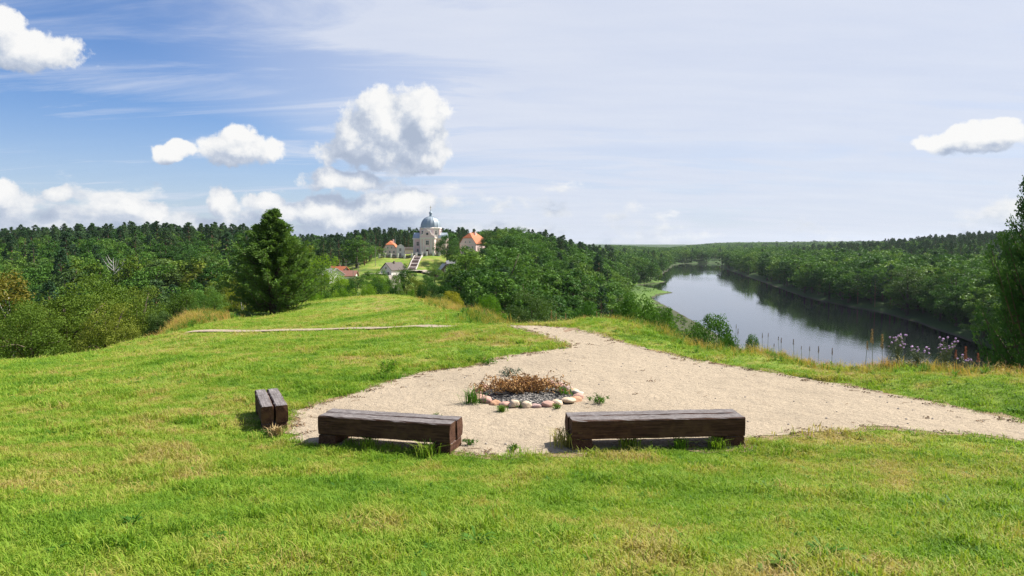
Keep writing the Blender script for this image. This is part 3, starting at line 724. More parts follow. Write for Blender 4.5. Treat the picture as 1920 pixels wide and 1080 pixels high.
# ------------------------------------------------------------------ woods
CAPX = [-400, -100, 0, 130, 300, 450, 520, 560, 640, 690, 760, 850, 900, 930, 980, 1050, 1110, 1140, 1250, 1345, 1500, 1700, 1890, 2300]
CAPY = [428, 426, 427, 416, 414, 418, 432, 443, 440, 430, 429, 431, 432, 429, 425, 437, 453, 461, 466, 457, 447, 436, 424, 415]
def scatter():
    rng = random.Random(21); out_ = []
    d = 96.0
    while d < 7500:
        sp_ = 8.4 if d < 340 else 10.6 if d < 700 else 13.0 if d < 1500 else 22.0 if d < 3000 else 42.0
        daz = sp_ / d; a = -0.72
        while a < 0.72:
            aa = a + rng.uniform(-.4, .4) * daz; dd = d + rng.uniform(-.45, .45) * sp_; a += daz
            x, y = dd * math.sin(aa), dd * math.cos(aa); px = 960 + FPX * x / y
            xl, xr = float(XL(y)), float(XR(y))
            if px < -330 or px > 2250: continue
            right = x > xr + 3.5
            if not right and x > xl - (8 if y < 640 else 2.5): continue
            if not right:
                if y > 1250 and px < 1140: continue
                if px < 560 and y < 128: continue
                if 560 <= px < 872 and y < 398: continue
                if 872 <= px < 1010 and y < 128: continue
                if px >= 1010 and y < 112: continue
                if y < 615 and px > 1148 + (y - 200) * 0.08: continue
                if 698 < px < 826 and 395 < y < 512: continue
                if 826 <= px < 930 and 398 < y < 505: continue
                if x > xl - 34 and 440 < y < 640: continue
                if y < 640 and x > xl - 16 and rng.random() < 0.6: continue
                if y > 760 and px < 900: continue
            t = x - xr
            if right: pn = 0.1 if t < 130 else 0.55 if t < 300 else 0.85
            elif px < 900: pn = 0.85 if y > 425 else 0.45 if y > 360 else 0.12
            else: pn = 0.5 if y > 560 and px < 1150 else 0.06
            kind = 'pine' if rng.random() < pn else 'broad'
            h = rng.uniform(17, 26) if kind == 'pine' else rng.uniform(12, 22)
            if y > 3000: h *= 1.3
            if right and t < 90: h = rng.uniform(18, 27)
            if not right and y < 200: h *= 0.72
            out_.append([x, y, h, kind, right, px])
        d += sp_ * 0.95
    T = np.array([(o[0], o[1]) for o in out_]); G = H(T[:, 0], T[:, 1])
    res = []
    for o, g in zip(out_, G):
        x, y, h, kind, right, px = o
        cap = (467 if 846 < px < 925 and y < 440 else np.interp(px, CAPX, CAPY)) + rng.uniform(-6, 13) * (1 if y < 900 else .5)
        zt = at(px, cap, y).z
        if g + h > zt: h = zt - g
        if h < 7: continue
        res.append((x, y, h, kind, right, px, g))
    return res
TREES = scatter()
print('scatter', len(TREES))
# nearest-looking trees are single things, the rest of each wood is one mass
def zone(t):
    x, y, h, kind, right, px, g = t
    return 'right' if right else 'left' if px < 700 else 'behind' if px < 900 and y > 500 else 'slope'
order = sorted(TREES, key=lambda t: -t[2] / t[1])
quota = {('left', 'pine'): 70, ('left', 'broad'): 60, ('slope', 'broad'): 120, ('slope', 'pine'): 12, ('right', 'broad'): 90, ('right', 'pine'): 12, ('behind', 'pine'): 25, ('behind', 'broad'): 4}
LAB = {('left', 'pine'): ('pine_tree', 'dark pine in the wood on the ridge at left', 'pines on the left ridge'),
       ('left', 'broad'): ('wood_tree', 'leafy tree in the wooded valley below the left ridge', 'leafy trees in the left valley'),
       ('slope', 'broad'): ('wood_tree', 'dark leafy tree on the wooded slope between church hill and river', 'leafy trees on the slope above the river'),
       ('slope', 'pine'): ('pine_tree', 'dark pine among leafy trees on the slope between church hill and river', 'pines on the slope above the river'),
       ('right', 'broad'): ('wood_tree', 'dark leafy tree on the far right bank of the river', 'leafy trees on the far bank'),
       ('right', 'pine'): ('pine_tree', 'dark pine among leafy trees on the far right bank of the river', 'pines on the far bank'),
       ('behind', 'pine'): ('pine_tree', 'dark pine in the wood behind the domed church', 'pines behind the church'),
       ('behind', 'broad'): ('wood_tree', 'leafy tree in the wood behind the domed church', 'leafy trees behind the church')}
MASS = {}
rt = random.Random(4)
for t in order:
    key = (zone(t), t[3]); x, y, h, kind, right, px, g = t
    if quota.get(key, 0) > 0:
        quota[key] -= 1
        P = rt.choice(PINEM + (SPRM[:1] if zone(t) != 'right' else [])) if kind == 'pine' else rt.choice(MID)
        nm, lab, grp = LAB[key]
        mt = None
        if kind == 'broad':
            u = rt.random()
            if key[0] == 'left': mt = M_LIME if u < 0.35 else M_WILLOW if u < 0.5 else None
            elif u < 0.10: mt = M_WILLOW
            if mt: lab = lab.replace('dark leafy', 'leafy').replace('leafy', 'olive green leafy' if mt is M_LIME else 'grey green leafy'); grp = ('olive ' if mt is M_LIME else 'grey green ') + grp
        o = tree(nm, lab, P, x, y, h, rt.uniform(0.85, 1.2) if kind == 'pine' else rt.uniform(1.0, 1.6) * (1.12 if right else 1), mt, grp, sink=0.5)
    else: MASS.setdefault(key[0], []).append(t)

def gn_instancer(name, pts, rots, scl, idx, meshes):
    """one object whose vertices carry copies of the given meshes (geometry nodes)"""
    col = bpy.data.collections.new(name + '_kinds')
    for i, me in enumerate(meshes): col.objects.link(bpy.data.objects.new('%s_kind_%02d' % (name, i), me))
    me = bpy.data.meshes.new(name); me.vertices.add(len(pts)); me.vertices.foreach_set('co', np.asarray(pts, np.float32).ravel())
    for nm, typ, key, arr in (('rot', 'FLOAT_VECTOR', 'vector', rots), ('scl', 'FLOAT_VECTOR', 'vector', scl), ('idx', 'INT', 'value', idx)):
        at_ = me.attributes.new(nm, typ, 'POINT'); at_.data.foreach_set(key, np.asarray(arr, np.int32 if typ == 'INT' else np.float32).ravel())
    me.update()
    o = link(bpy.data.objects.new(name, me))
    ng = bpy.data.node_groups.new(name, 'GeometryNodeTree')
    ng.interface.new_socket('Geometry', in_out='INPUT', socket_type='NodeSocketGeometry'); ng.interface.new_socket('Geometry', in_out='OUTPUT', socket_type='NodeSocketGeometry')
    n = ng.nodes; l = ng.links
    gi, go = n.new('NodeGroupInput'), n.new('NodeGroupOutput')
    m2p = n.new('GeometryNodeMeshToPoints'); l.new(gi.outputs[0], m2p.inputs[0])
    iop = n.new('GeometryNodeInstanceOnPoints'); l.new(m2p.outputs[0], iop.inputs['Points'])
    ci_ = n.new('GeometryNodeCollectionInfo'); ci_.inputs['Collection'].default_value = col; ci_.inputs['Separate Children'].default_value = True; ci_.inputs['Reset Children'].default_value = True
    l.new(ci_.outputs[0], iop.inputs['Instance']); iop.inputs['Pick Instance'].default_value = True
    for nm, typ, sock in (('rot', 'FLOAT_VECTOR', 'Rotation'), ('scl', 'FLOAT_VECTOR', 'Scale'), ('idx', 'INT', 'Instance Index')):
        na = n.new('GeometryNodeInputNamedAttribute'); na.data_type = typ; na.inputs[0].default_value = nm
        src = na.outputs[0]
        if sock == 'Rotation':
            e = n.new('FunctionNodeEulerToRotation'); l.new(src, e.inputs[0]); src = e.outputs[0]
        l.new(src, iop.inputs[sock])
    l.new(iop.outputs[0], go.inputs[0])
    md = o.modifiers.new('instances', 'NODES'); md.node_group = ng
    return tag(o, kind='stuff')
FARM = [p.joint() for p in FAR + PINEF + MID[:2] + PINEM[:2]]
NAMES = {'left': ('left_ridge_wood', 'mass of dark pines and leafy trees covering the ridge at left'), 'behind': ('pine_wood', 'mass of dark pines behind the domed church'),
         'slope': ('slope_wood', 'mass of dark leafy trees covering the slope from church hill to the river'), 'right': ('far_bank_wood', 'forest covering the far right bank up to the skyline')}
for z_, lst in MASS.items():
    n = len(lst); pts = [(t[0], t[1], t[6] - 0.4) for t in lst]
    idx, scl = [], []
    for t in lst:
        if t[1] < 420: i = (8 if False else (6 + rt.randrange(2)) if t[3] == 'broad' else 8 + rt.randrange(2))
        else: i = rt.randrange(3) + (3 if t[3] == 'pine' else 0)
        idx.append(i); k = t[2] / (22 if i in (3, 4, 5, 8, 9) else 18); wd = k * (rt.uniform(0.9, 1.25) if t[3] == 'pine' else rt.uniform(1.05, 1.6)) * (1.0 if t[1] < 1500 else 1.7 if t[1] < 3000 else 3.0); scl.append((wd, wd, k))
    o = gn_instancer(NAMES[z_][0], pts, np.column_stack([np.zeros((n, 2)), RNG.uniform(0, 6.28, n)]), scl, idx, FARM)
    tag(o, NAMES[z_][1], 'wood')

# ------------------------------------------------------------------ church hill buildings
M_PINK = plain('pink_plaster', (0.80, 0.59, 0.55), 0.85, 0.6, 0.08, 0.05); M_CREAM = plain('cream_plaster', (0.80, 0.72, 0.64), 0.85, 0.8, 0.08, 0.05)
M_SLATE = plain('blue_grey_metal', (0.30, 0.36, 0.41), 0.5, 0.5, 0.12, 0.05, 0.1); M_TILE = plain('orange_tiles', (0.46, 0.135, 0.05), 0.8, 1.2, 0.2, 0.2)
M_GLASS = plain('dark_glass', (0.03, 0.035, 0.04), 0.15, 1, 0.1, 0.0); M_DOOR = plain('dark_red_door', (0.10, 0.03, 0.025), 0.6, 2, 0.2)
M_WHITE = plain('whitewash', (0.76, 0.73, 0.67), 0.85, 1, 0.08); M_IRON = plain('dark_iron', (0.10, 0.075, 0.06), 0.6, 3, 0.2); M_GOLD = plain('gilded_metal', (0.45, 0.33, 0.12), 0.35, 3, 0.1, 0.0, 0.8)
M_PARAPET = plain('pale_stone', (0.46, 0.42, 0.38), 0.9, 1, 0.12); M_STEP = plain('stone_steps', (0.20, 0.14, 0.12), 0.9, 1, 0.2); M_GREYROOF = plain('grey_sheet_roof', (0.36, 0.34, 0.33), 0.7, 1, 0.15); M_BROWN = plain('brown_boards', (0.20, 0.13, 0.09), 0.85, 1.5, 0.25)
M_POLE = plain('weathered_pole', (0.30, 0.26, 0.22), 0.9, 2, 0.2); M_DARKROOF = plain('dark_roof', (0.085, 0.065, 0.06), 0.8, 1, 0.2)

cp = at(808, 470, 466); CH = empty('church', (cp.x, cp.y, h1(cp.x, cp.y) - 0.3), math.radians(-6))
tag(CH, 'pink baroque church with a large blue grey dome on the hill', 'church')
def win(parent, x, z, w_, h_, y, name='window', arch=False, M=None, glass=M_GLASS):
    o = MB(); o.box(x - w_ / 2 - .22, x + w_ / 2 + .22, y - .16, y + .05, z - .2, z + h_ + .25, M); f = o.build(name, M_CREAM, parent)
    g = MB(); g.box(x - w_ / 2, x + w_ / 2, y - .24, y - .1, z, z + h_, M); g.build('pane', glass, f)
    b = MB(); b.box(x - .06, x + .06, y - .30, y - .2, z, z + h_, M); b.box(x - w_ / 2, x + w_ / 2, y - .29, y - .21, z + h_ * .55, z + h_ * .55 + .1, M); b.build('glazing_bar', M_CREAM, f)
    return f
b = MB(); b.box(-4.5, 4.5, -10, -4.2, 0, 10); b.build('front_arm', M_PINK, CH)
b = MB(); b.box(-10.4, -4.6, -3.9, 3.9, 0, 9.6); b.box(4.6, 10.4, -3.9, 3.9, 0, 9.6); b.build('transept', M_PINK, CH)
b = MB(); b.box(-4.5, 4.5, 4.2, 11, 0, 10); b.build('choir', M_PINK, CH)
b = MB(); b.lathe([(6.7, 0), (6.7, 10.4)], 8, PI / 8); b.build('crossing', M_PINK, CH)
r = MB(); Rz = Matrix.Rotation(PI / 2, 4, 'Z')
r.prism([(-4.4, 9.9), (4.4, 9.9), (3.0, 12.0), (0, 13.6), (-3.0, 12.0)], -10.7, -5.6, Rz); r.prism([(-4.4, 9.9), (4.4, 9.9), (3.0, 12.0), (0, 13.6), (-3.0, 12.0)], 5.6, 10.7, Rz)
r.prism([(-4.6, 10.3), (4.6, 10.3), (0, 13.4)], -9.6, -5.4); r.prism([(-4.6, 10.3), (4.6, 10.3), (0, 13.4)], 5.4, 11.2); r.build('roof', M_SLATE, CH)
b = MB(); b.prism([(-4.7, 10.5), (4.7, 10.5), (4.4, 11.4), (2.6, 12.4), (1.5, 14.2), (0, 14.8), (-1.5, 14.2), (-2.6, 12.4), (-4.4, 11.4)], -10.25, -9.55); pd = b.build('pediment', M_PINK, CH)
b = MB(); pr = [(-4.9, 11.3), (-4.4, 11.75), (-2.8, 12.7), (-1.6, 14.5), (0, 15.2), (1.6, 14.5), (2.8, 12.7), (4.4, 11.75), (4.9, 11.3)]
b.tube([(x, -10.1, z) for x, z in pr], 0.25, 5); b.build('coping', M_CREAM, pd)
b = MB(); b.lathe([(0.75, 0), (0.75, 0.3)], 14); oc = b.build('oculus', M_GLASS, CH); oc.location = (0, -10.2, 12.7); oc.rotation_euler = (PI / 2, 0, 0)
for z0, z1, e in ((9.7, 10.1, .35), (10.1, 10.5, .55), (0, 1.1, .22)):
    b = MB(); b.box(-4.5 - e, 4.5 + e, -10 - e, -4.4, z0, z1); b.box(-10.4 - e, -4.7, -3.9 - e, 3.9 + e, z0 - .4 if z0 else 0, z1 - .4 if z0 else z1); b.box(4.7, 10.4 + e, -3.9 - e, 3.9 + e, z0 - .4 if z0 else 0, z1 - .4 if z0 else z1)
    b.build('cornice' if z0 else 'plinth', M_CREAM, CH)
for x in (-4.1, -2.3, 2.3, 4.1):
    b = MB(); b.box(x - .38, x + .38, -10.28, -9.95, 1.1, 9.7); b.build('pilaster', M_CREAM, CH)
for x in (-10.1, -5.1, 5.1, 10.1):
    b = MB(); b.box(x - .35, x + .35, -4.15, -3.85, 1.1, 9.2); b.build('pilaster', M_CREAM, CH)
win(CH, 0, 6.0, 1.7, 2.5, -10); win(CH, -7.6, 5.4, 1.3, 2.4, -3.9); win(CH, 7.6, 5.4, 1.3, 2.4, -3.9); win(CH, -7.6, 1.6, 1.0, 1.8, -3.9)
b = MB(); b.box(-1.2, 1.2, -10.3, -9.95, 0, 3.6); b.prism([(-1.7, 3.6), (1.7, 3.6), (1.2, 4.2), (0, 4.6), (-1.2, 4.2)], -10.5, -9.95); po = b.build('portal', M_CREAM, CH)
b = MB(); b.box(-.75, .75, -10.42, -10.25, 0, 3.0); b.build('door', M_DOOR, po)
b = MB(); b.lathe([(6.55, 10.4), (6.55, 15.7), (7.0, 15.9), (7.15, 16.5), (6.5, 16.9)], 8, PI / 8); b.build('drum', M_CREAM, CH)
for k in range(8):
    M = Matrix.Rotation(k * PI / 4, 4, 'Z'); win(CH, 0, 12.4, 1.3, 2.2, -6.1, M=M)
    b = MB(); M2 = Matrix.Rotation(k * PI / 4 + PI / 8, 4, 'Z'); b.box(-.45, .45, -7.0, -6.2, 10.5, 15.8, M2); b.build('drum_pilaster', M_PINK, CH)
b = MB(); b.lathe([(6.4 * math.cos(a) ** 0.85 + 0.0, 16.9 + 6.9 * math.sin(a)) for a in np.linspace(0, 1.42, 12)], 16, PI / 16); dm = b.build('dome', M_SLATE, CH)
for k in range(16):
    b = MB(); a0 = PI / 16 + k * PI / 8
    b.tube([((6.43 * math.cos(a) ** 0.85) * math.cos(a0), (6.43 * math.cos(a) ** 0.85) * math.sin(a0), 16.9 + 6.93 * math.sin(a)) for a in np.linspace(0, 1.4, 9)], 0.09, 4); b.build('rib', M_SLATE, dm)
b = MB(); b.lathe([(1.25, 23.5), (1.25, 23.9), (0.85, 24.0), (0.85, 25.7), (1.2, 25.8), (1.15, 26.1), (0.75, 26.8), (0.22, 27.2), (0.16, 28.0)], 10); b.build('lantern', M_SLATE, CH)
b = MB(); b.box(-.09, .09, -.09, .09, 28, 30.6); b.box(-.6, .6, -.08, .08, 29.5, 29.7); b.build('cross', M_GOLD, CH)

def halfhip(name, label, px, py, d, wd, ln, eave, zg, ztop, rz, zb=None):
    p = at(px, py, d); z = h1(p.x, p.y) - 0.4 if zb is None else zb; root = empty(name, (p.x, p.y, z), rz); tag(root, label, 'house')
    hw = wd / 2; kx = hw * 0.56; zt = eave + (ztop - eave) * 0.52
    b = MB(); b.prism([(-hw, -4), (hw, -4), (hw, eave), (kx, zt), (-kx, zt), (-hw, eave)], 0, ln); b.build('wall', M_PINK, root)
    o_ = 0.45; e = 0.25
    V_ = [(-hw - o_, -o_, eave - .3), (-kx - e, -o_, zt), (kx + e, -o_, zt), (hw + o_, -o_, eave - .3), (0, 2.6, ztop),
          (-hw - o_, ln + o_, eave - .3), (-kx - e, ln + o_, zt), (kx + e, ln + o_, zt), (hw + o_, ln + o_, eave - .3), (0, ln - 2.6, ztop)]
    V2 = [(x, y, z_ + .28) for x, y, z_ in V_]
    fs = [(1, 2, 4), (0, 1, 6, 5), (1, 4, 9, 6), (2, 3, 8, 7), (4, 2, 7, 9), (7, 6, 9)]
    b = MB(); b.add(V2, fs); b.add(V_, [tuple(reversed(f)) for f in fs])
    for a, c_ in ((0, 1), (1, 2), (2, 3), (3, 8), (8, 7), (7, 6), (6, 5), (5, 0)): b.add([V_[a], V_[c_], V2[c_], V2[a]], [(0, 1, 2, 3)])
    rf = b.build('roof', M_TILE, root)
    b = MB(); b.box(1.0, 1.8, ln * .5, ln * .5 + .9, ztop - 1.5, ztop + 1.2); b.build('chimney', M_CREAM, rf)
    b = MB(); b.box(-hw - .12, hw + .12, -.14, 0.0, eave - .15, eave + .2); b.build('string_course', M_CREAM, root)
    for x in np.linspace(-hw * .6, hw * .6, 3): win(root, x, eave * .55, .9, 1.3, 0); win(root, x, 0.7, .9, 1.2, 0)
    for x in (-hw * .28, hw * .28): win(root, x, eave + .5, .7, 1.0, 0)
    return root
hp = halfhip('priory_house', 'small pink priory house with an orange half hipped roof left of the church', 731, 482, 458, 8.4, 16, 5.2, 0, 10.2, 0.06)
b = MB(); b.box(4.15, 9.0, -0.6, 6, 0, 6.6); b.prism([(4.15, 6.6), (9.0, 6.6), (8.4, 7.4), (6.6, 8.3), (4.8, 7.4)], -.6, .2); an = b.build('annexe', M_CREAM, hp)
win(hp, 6.6, 4.2, 1.0, 1.5, -.6); win(hp, 6.6, 1.2, 1.0, 1.4, -.6)
b = MB(); b.tube([(3.0, 5, 8.5), (3.0, 5, 13.6)], [.12, .04], 6); b.build('spire', M_SLATE, hp)
halfhip('monastery_house', 'larger pink house with a bright orange roof right of the church behind trees', 877, 467, 462, 12.0, 13, 6.4, 0, 13.0, -0.5, zb=-4.4)
p = at(760, 478, 480); sh = empty('outbuilding', (p.x, p.y, h1(p.x, p.y) - .3), 0); tag(sh, 'low grey roofed outbuilding between the priory house and church', 'shed')
b = MB(); b.box(-7, 7, 0, 6, 0, 2.6); b.build('wall', M_WHITE, sh); b = MB(); b.prism([(-7.5, 2.6), (7.5, 2.6), (6.5, 4.6), (-6.5, 4.6)], -.4, 6.4); b.build('roof', M_GREYROOF, sh)
p = at(962, 472, 440); sh = empty('white_hut', (p.x, p.y, h1(p.x, p.y) + 3.5), 0); tag(sh, 'small white walled hut among the trees right of the orange roof', 'hut')
b = MB(); b.box(-2.2, 2.2, 0, 4, -8, 2.4); b.build('wall', M_WHITE, sh); b = MB(); b.prism([(-2.5, 2.4), (2.5, 2.4), (0, 3.4)], -.3, 4.3); b.build('roof', M_GREYROOF, sh)

# churchyard wall and stairs
PIER = [at(px, 482, d) for px, d in ((711, 449), (722, 448), (733, 447.5), (745.5, 447), (758.5, 447), (772, 447), (780.5, 447), (791.5, 447), (800, 447.5), (812.5, 448), (824, 449))]
FN = empty('churchyard_fence', (PIER[5].x, PIER[5].y, h1(PIER[5].x, PIER[5].y))); tag(FN, 'churchyard fence of white piers and dark lattice panels on the hill', 'fence')
o0 = FN.location
for i, q in enumerate(PIER):
    z = h1(q.x, q.y) - .4 - o0.z; b = MB(); b.box(q.x - .5 - o0.x, q.x + .5 - o0.x, q.y - .5 - o0.y, q.y + .5 - o0.y, z, z + 2.9); b.box(q.x - .62 - o0.x, q.x + .62 - o0.x, q.y - .62 - o0.y, q.y + .62 - o0.y, z + 2.9, z + 3.15); b.build('pier', M_WHITE, FN)
    if i in (6, len(PIER) - 1): continue
    n_ = PIER[i + 1]; pn = MB(); z2 = h1(n_.x, n_.y) - o0.z
    for s in np.linspace(0.1, 0.9, 14):
        c = q.lerp(n_, s); zz_ = (z + .4) * (1 - s) + z2 * s
        pn.box(c.x - .05 - o0.x, c.x + .05 - o0.x, c.y - .04 - o0.y, c.y + .04 - o0.y, zz_ + .3, zz_ + 1.7)
    for hh in (.4, 1.0, 1.6):
        pn.tube([(q.x - o0.x, q.y - o0.y, z + .4 + hh), (n_.x - o0.x, n_.y - o0.y, z2 + hh)], .06, 4)
    pn.build('lattice_panel', M_IRON, FN)
    lw = MB(); M = None
    dx, dy = n_.x - q.x, n_.y - q.y
    lw.add([(q.x - o0.x, q.y - o0.y - .15, z), (n_.x - o0.x, n_.y - o0.y - .15, z2 - .4), (n_.x - o0.x, n_.y - o0.y - .15, z2 + .3), (q.x - o0.x, q.y - o0.y - .15, z + .7),
            (q.x - o0.x, q.y - o0.y + .15, z), (n_.x - o0.x, n_.y - o0.y + .15, z2 - .4), (n_.x - o0.x, n_.y - o0.y + .15, z2 + .3), (q.x - o0.x, q.y - o0.y + .15, z + .7)],
           [(0, 1, 2, 3), (7, 6, 5, 4), (3, 2, 6, 7), (0, 4, 5, 1), (0, 3, 7, 4), (1, 5, 6, 2)]); lw.build('base_wall', M_STEP, FN)
top, bot = at(785.5, 480, 446), at(772, 507, 404)
top.z, bot.z = h1(top.x, top.y), h1(bot.x, bot.y)
ST = empty('church_stairs', bot); tag(ST, 'long straight stone stairway with pale side walls climbing to the church', 'stairs')
N_ = 44
for i in range(N_):
    c = bot.lerp(top, (i + .5) / N_); c.z = h1(c.x, c.y) + .25; c = c - bot; L_ = (top - bot).length / N_
    land = i % 9 in (7, 8); b = MB(); b.box(c.x - 1.9, c.x + 1.9, c.y - L_ * .52, c.y + L_ * .52, c.z - .5, c.z + .25); b.build('step', M_CREAM if land else M_STEP, ST)
for sx in (-2.25, 2.25):
    for i in range(11):
        b = MB(); b0, t_ = bot.lerp(top, i / 11), bot.lerp(top, (i + 1) / 11); b0.z = h1(b0.x, b0.y) + .25 - bot.z; t_.z = h1(t_.x, t_.y) + .25 - bot.z; b0.x -= bot.x; b0.y -= bot.y; t_.x -= bot.x; t_.y -= bot.y
        b.add([(b0.x + sx - .22, b0.y, b0.z - 1), (b0.x + sx + .22, b0.y, b0.z - 1), (b0.x + sx + .22, b0.y, b0.z + .6), (b0.x + sx - .22, b0.y, b0.z + .6), (t_.x + sx - .22, t_.y, t_.z - 1), (t_.x + sx + .22, t_.y, t_.z - 1), (t_.x + sx + .22, t_.y, t_.z + .6), (t_.x + sx - .22, t_.y, t_.z + .6)],
              [(0, 1, 2, 3), (7, 6, 5, 4), (3, 2, 6, 7), (1, 5, 6, 2), (0, 3, 7, 4), (0, 4, 5, 1)]); b.build('side_wall', M_PARAPET, ST)

# village houses: gable house, gable towards -Y
def house(name, label, px, py, d, wd, ln, eave, ridge, rz, wall, roof, windows=True):
    p = at(px, py, d); root = empty(name, (p.x, p.y, max(h1(p.x, p.y), p.z) - .3), rz); tag(root, label, 'house'); hw = wd / 2
    b = MB(); b.box(-hw, hw, 0, ln, -6, 0.02); b.prism([(-hw, 0), (hw, 0), (hw, eave), (0, ridge - .15), (-hw, eave)], 0, ln); b.build('wall', wall, root)
    b = MB()
    for s in (-1, 1): b.prism([(0, ridge), (s * (hw + .5), eave - .45), (s * (hw + .5), eave - .2), (0, ridge + .28)][::s], -.5, ln + .5)
    rf = b.build('roof', roof, root); b = MB(); b.box(.3, .95, ln * .45, ln * .45 + .65, ridge - 1.0, ridge + .9); b.build('chimney', M_STEP, rf)
    if windows:
        for x in (-hw * .45, hw * .45): win(root, x, .9, .9, 1.2, 0)
        win(root, 0, eave + .2, .8, 1.0, 0)
    return root
house('village_house', 'white gabled house with a dark roof below the churchyard lawn', 724, 520, 335, 6.2, 11, 3.2, 6.2, -0.5, M_WHITE, M_DARKROOF)
house('village_house', 'brown wooden house with a steep gable right of the stairs', 836, 522, 330, 6.0, 9, 3.2, 6.6, 0.25, M_BROWN, M_GREYROOF)
house('village_house', 'pale grey roofed house at the left end of the village', 631, 521, 300, 7.5, 10, 1.8, 4.0, 0.9, M_WHITE, M_GREYROOF, False)
house('village_house', 'red roofed house behind the grey roofs in the village', 648, 514, 330, 6, 8, 1.6, 3.6, 1.1, M_BROWN, M_TILE, False)
house('village_house', 'long low house with a dull red roof in the village', 668, 521, 310, 5, 11, 1.4, 3.2, 1.5, M_WHITE, plain('dull_red_roof', (0.26, 0.12, 0.085), 0.85, 1, 0.2), False)
house('village_house', 'house with a pale roof ridge showing above trees below the churchyard', 858, 498, 400, 4.5, 6, 1.6, 3.4, 1.2, M_BROWN, M_GREYROOF, False)
for px, y0, y1, d, nm, lab in ((649, 488, 512, 322, 'utility_pole', 'wooden utility pole rising from the red village roof'), (662.5, 499, 520, 305, 'utility_pole', 'short utility pole beside the dull red roof'),
                               (704, 462, 500, 400, 'utility_pole', 'tall thin pole at the left end of the churchyard fence'), (742, 494, 512, 345, 'street_lamp', 'street lamp beside the white gabled house')):
    p, q = at(px, y1, d), at(px, y0, d); root = empty(nm, (p.x, p.y, p.z)); tag(root, lab, 'lamp' if 'lamp' in nm else 'pole'); hh = q.z - p.z
    b = MB(); b.tube([(0, 0, -4), (0, 0, hh)], [.17, .11], 6); b.build('post', M_POLE, root)
    b = MB()
    if 'lamp' in nm: b.tube([(0, 0, hh), (.5, 0, hh + .4), (1.3, 0, hh + .5)], .07, 5); b.box(.9, 1.7, -.18, .18, hh + .38, hh + .52); b.build('lamp_arm', M_WHITE, root)
    else: b.box(-.8, .8, -.07, .07, hh - .6, hh - .42); b.build('cross_arm', M_POLE, root)
p, q = at(671, 514, 318), at(671, 492, 318); root = empty('utility_pole', p); tag(root, 'braced utility pole with a slanting strut in the village', 'pole'); hh = q.z - p.z
b = MB(); b.tube([(.4, 0, -4), (.4, 0, hh)], [.17, .11], 6); b.build('post', M_POLE, root); b = MB(); b.tube([(-1.6, 0, -2), (.4, 0, hh - .5)], .11, 6); b.build('strut', M_POLE, root); b = MB(); b.box(-.4, 1.2, -.07, .07, hh - .5, hh - .35); b.build('cross_arm', M_POLE, root)

# ------------------------------------------------------------------ timber benches
def beam_mesh(name, L_, w_, h_, seed):
    rng = np.random.default_rng(seed); c = 0.014; n = 22
    sec = [(-w_ / 2 + c, 0), (w_ / 2 - c, 0), (w_ / 2, c), (w_ / 2, h_ / 2), (w_ / 2, h_ - c), (w_ / 2 - c, h_), (0, h_), (-w_ / 2 + c, h_), (-w_ / 2, h_ - c), (-w_ / 2, h_ / 2), (-w_ / 2, c)]
    k = len(sec); V_ = []
    for i in range(n + 1):
        x = -L_ / 2 + L_ * i / n; sh_ = 0.994 if i in (0, n) else 1
        for (y, z) in sec: V_.append((x + (rng.normal(0, .004) if i in (0, n) else 0), y * sh_ + rng.normal(0, .002), z + rng.normal(0, .002)))
    F_ = [(i * k + j, i * k + (j + 1) % k, (i + 1) * k + (j + 1) % k, (i + 1) * k + j) for i in range(n) for j in range(k)]
    me = bpy.data.meshes.new(name); me.from_pydata(V_, [], F_ + [tuple(range(k))[::-1], tuple(n * k + j for j in range(k))]); me.materials.append(M_TIMBER); me.update(); return me
def bench(label, a, b_, depth, bh, z0, sup, seed):
    """a, b_: ends of the front lower edge on the ground; the seat lies behind that edge"""
    a, b_ = Vector(a), Vector(b_); u = (b_ - a); L_ = u.length; rz = math.atan2(u.y, u.x); nrm = Vector((-u.y, u.x)) / L_
    c = (a + b_) / 2 + nrm * depth / 2; root = empty('timber_bench', (c.x, c.y, h1(c.x, c.y)), rz); tag(root, label, 'bench', 'timber benches round the fire ring')
    w_ = (depth - 0.02) / 2
    for s in (-1, 1):
        o = link(bpy.data.objects.new('beam', beam_mesh('beam', L_ + (0.012 * s), w_, bh, seed + s)), root); o.location = (0, s * (w_ / 2 + .01), z0); o.rotation_euler = (0, 0, 0.004 * s)
    for s in (-1, 1):
        o = link(bpy.data.objects.new('support', beam_mesh('support', depth - .02, sup, z0 + .078, seed + 5 + s)), root); o.location = (s * (L_ / 2 - sup / 2 - .005), 0, -.08); o.rotation_euler = (0, 0, PI / 2)
    return root
g = lambda px, py: tuple(gp(px, py)[:2])
bench('dark timber bench nearest the river, right of the fire ring', g(1072, 846), g(1397, 838), 0.48, 0.245, 0.14, 0.26, 10)
bench('dark timber bench in the middle, left of the gap in front of the fire ring', g(596, 834), g(845, 853), 0.44, 0.245, 0.135, 0.24, 20)
bench('short timber bench seen end on, at the left corner of the gravel', g(478, 772), g(491, 809), 0.35, 0.24, 0.10, 0.26, 30)

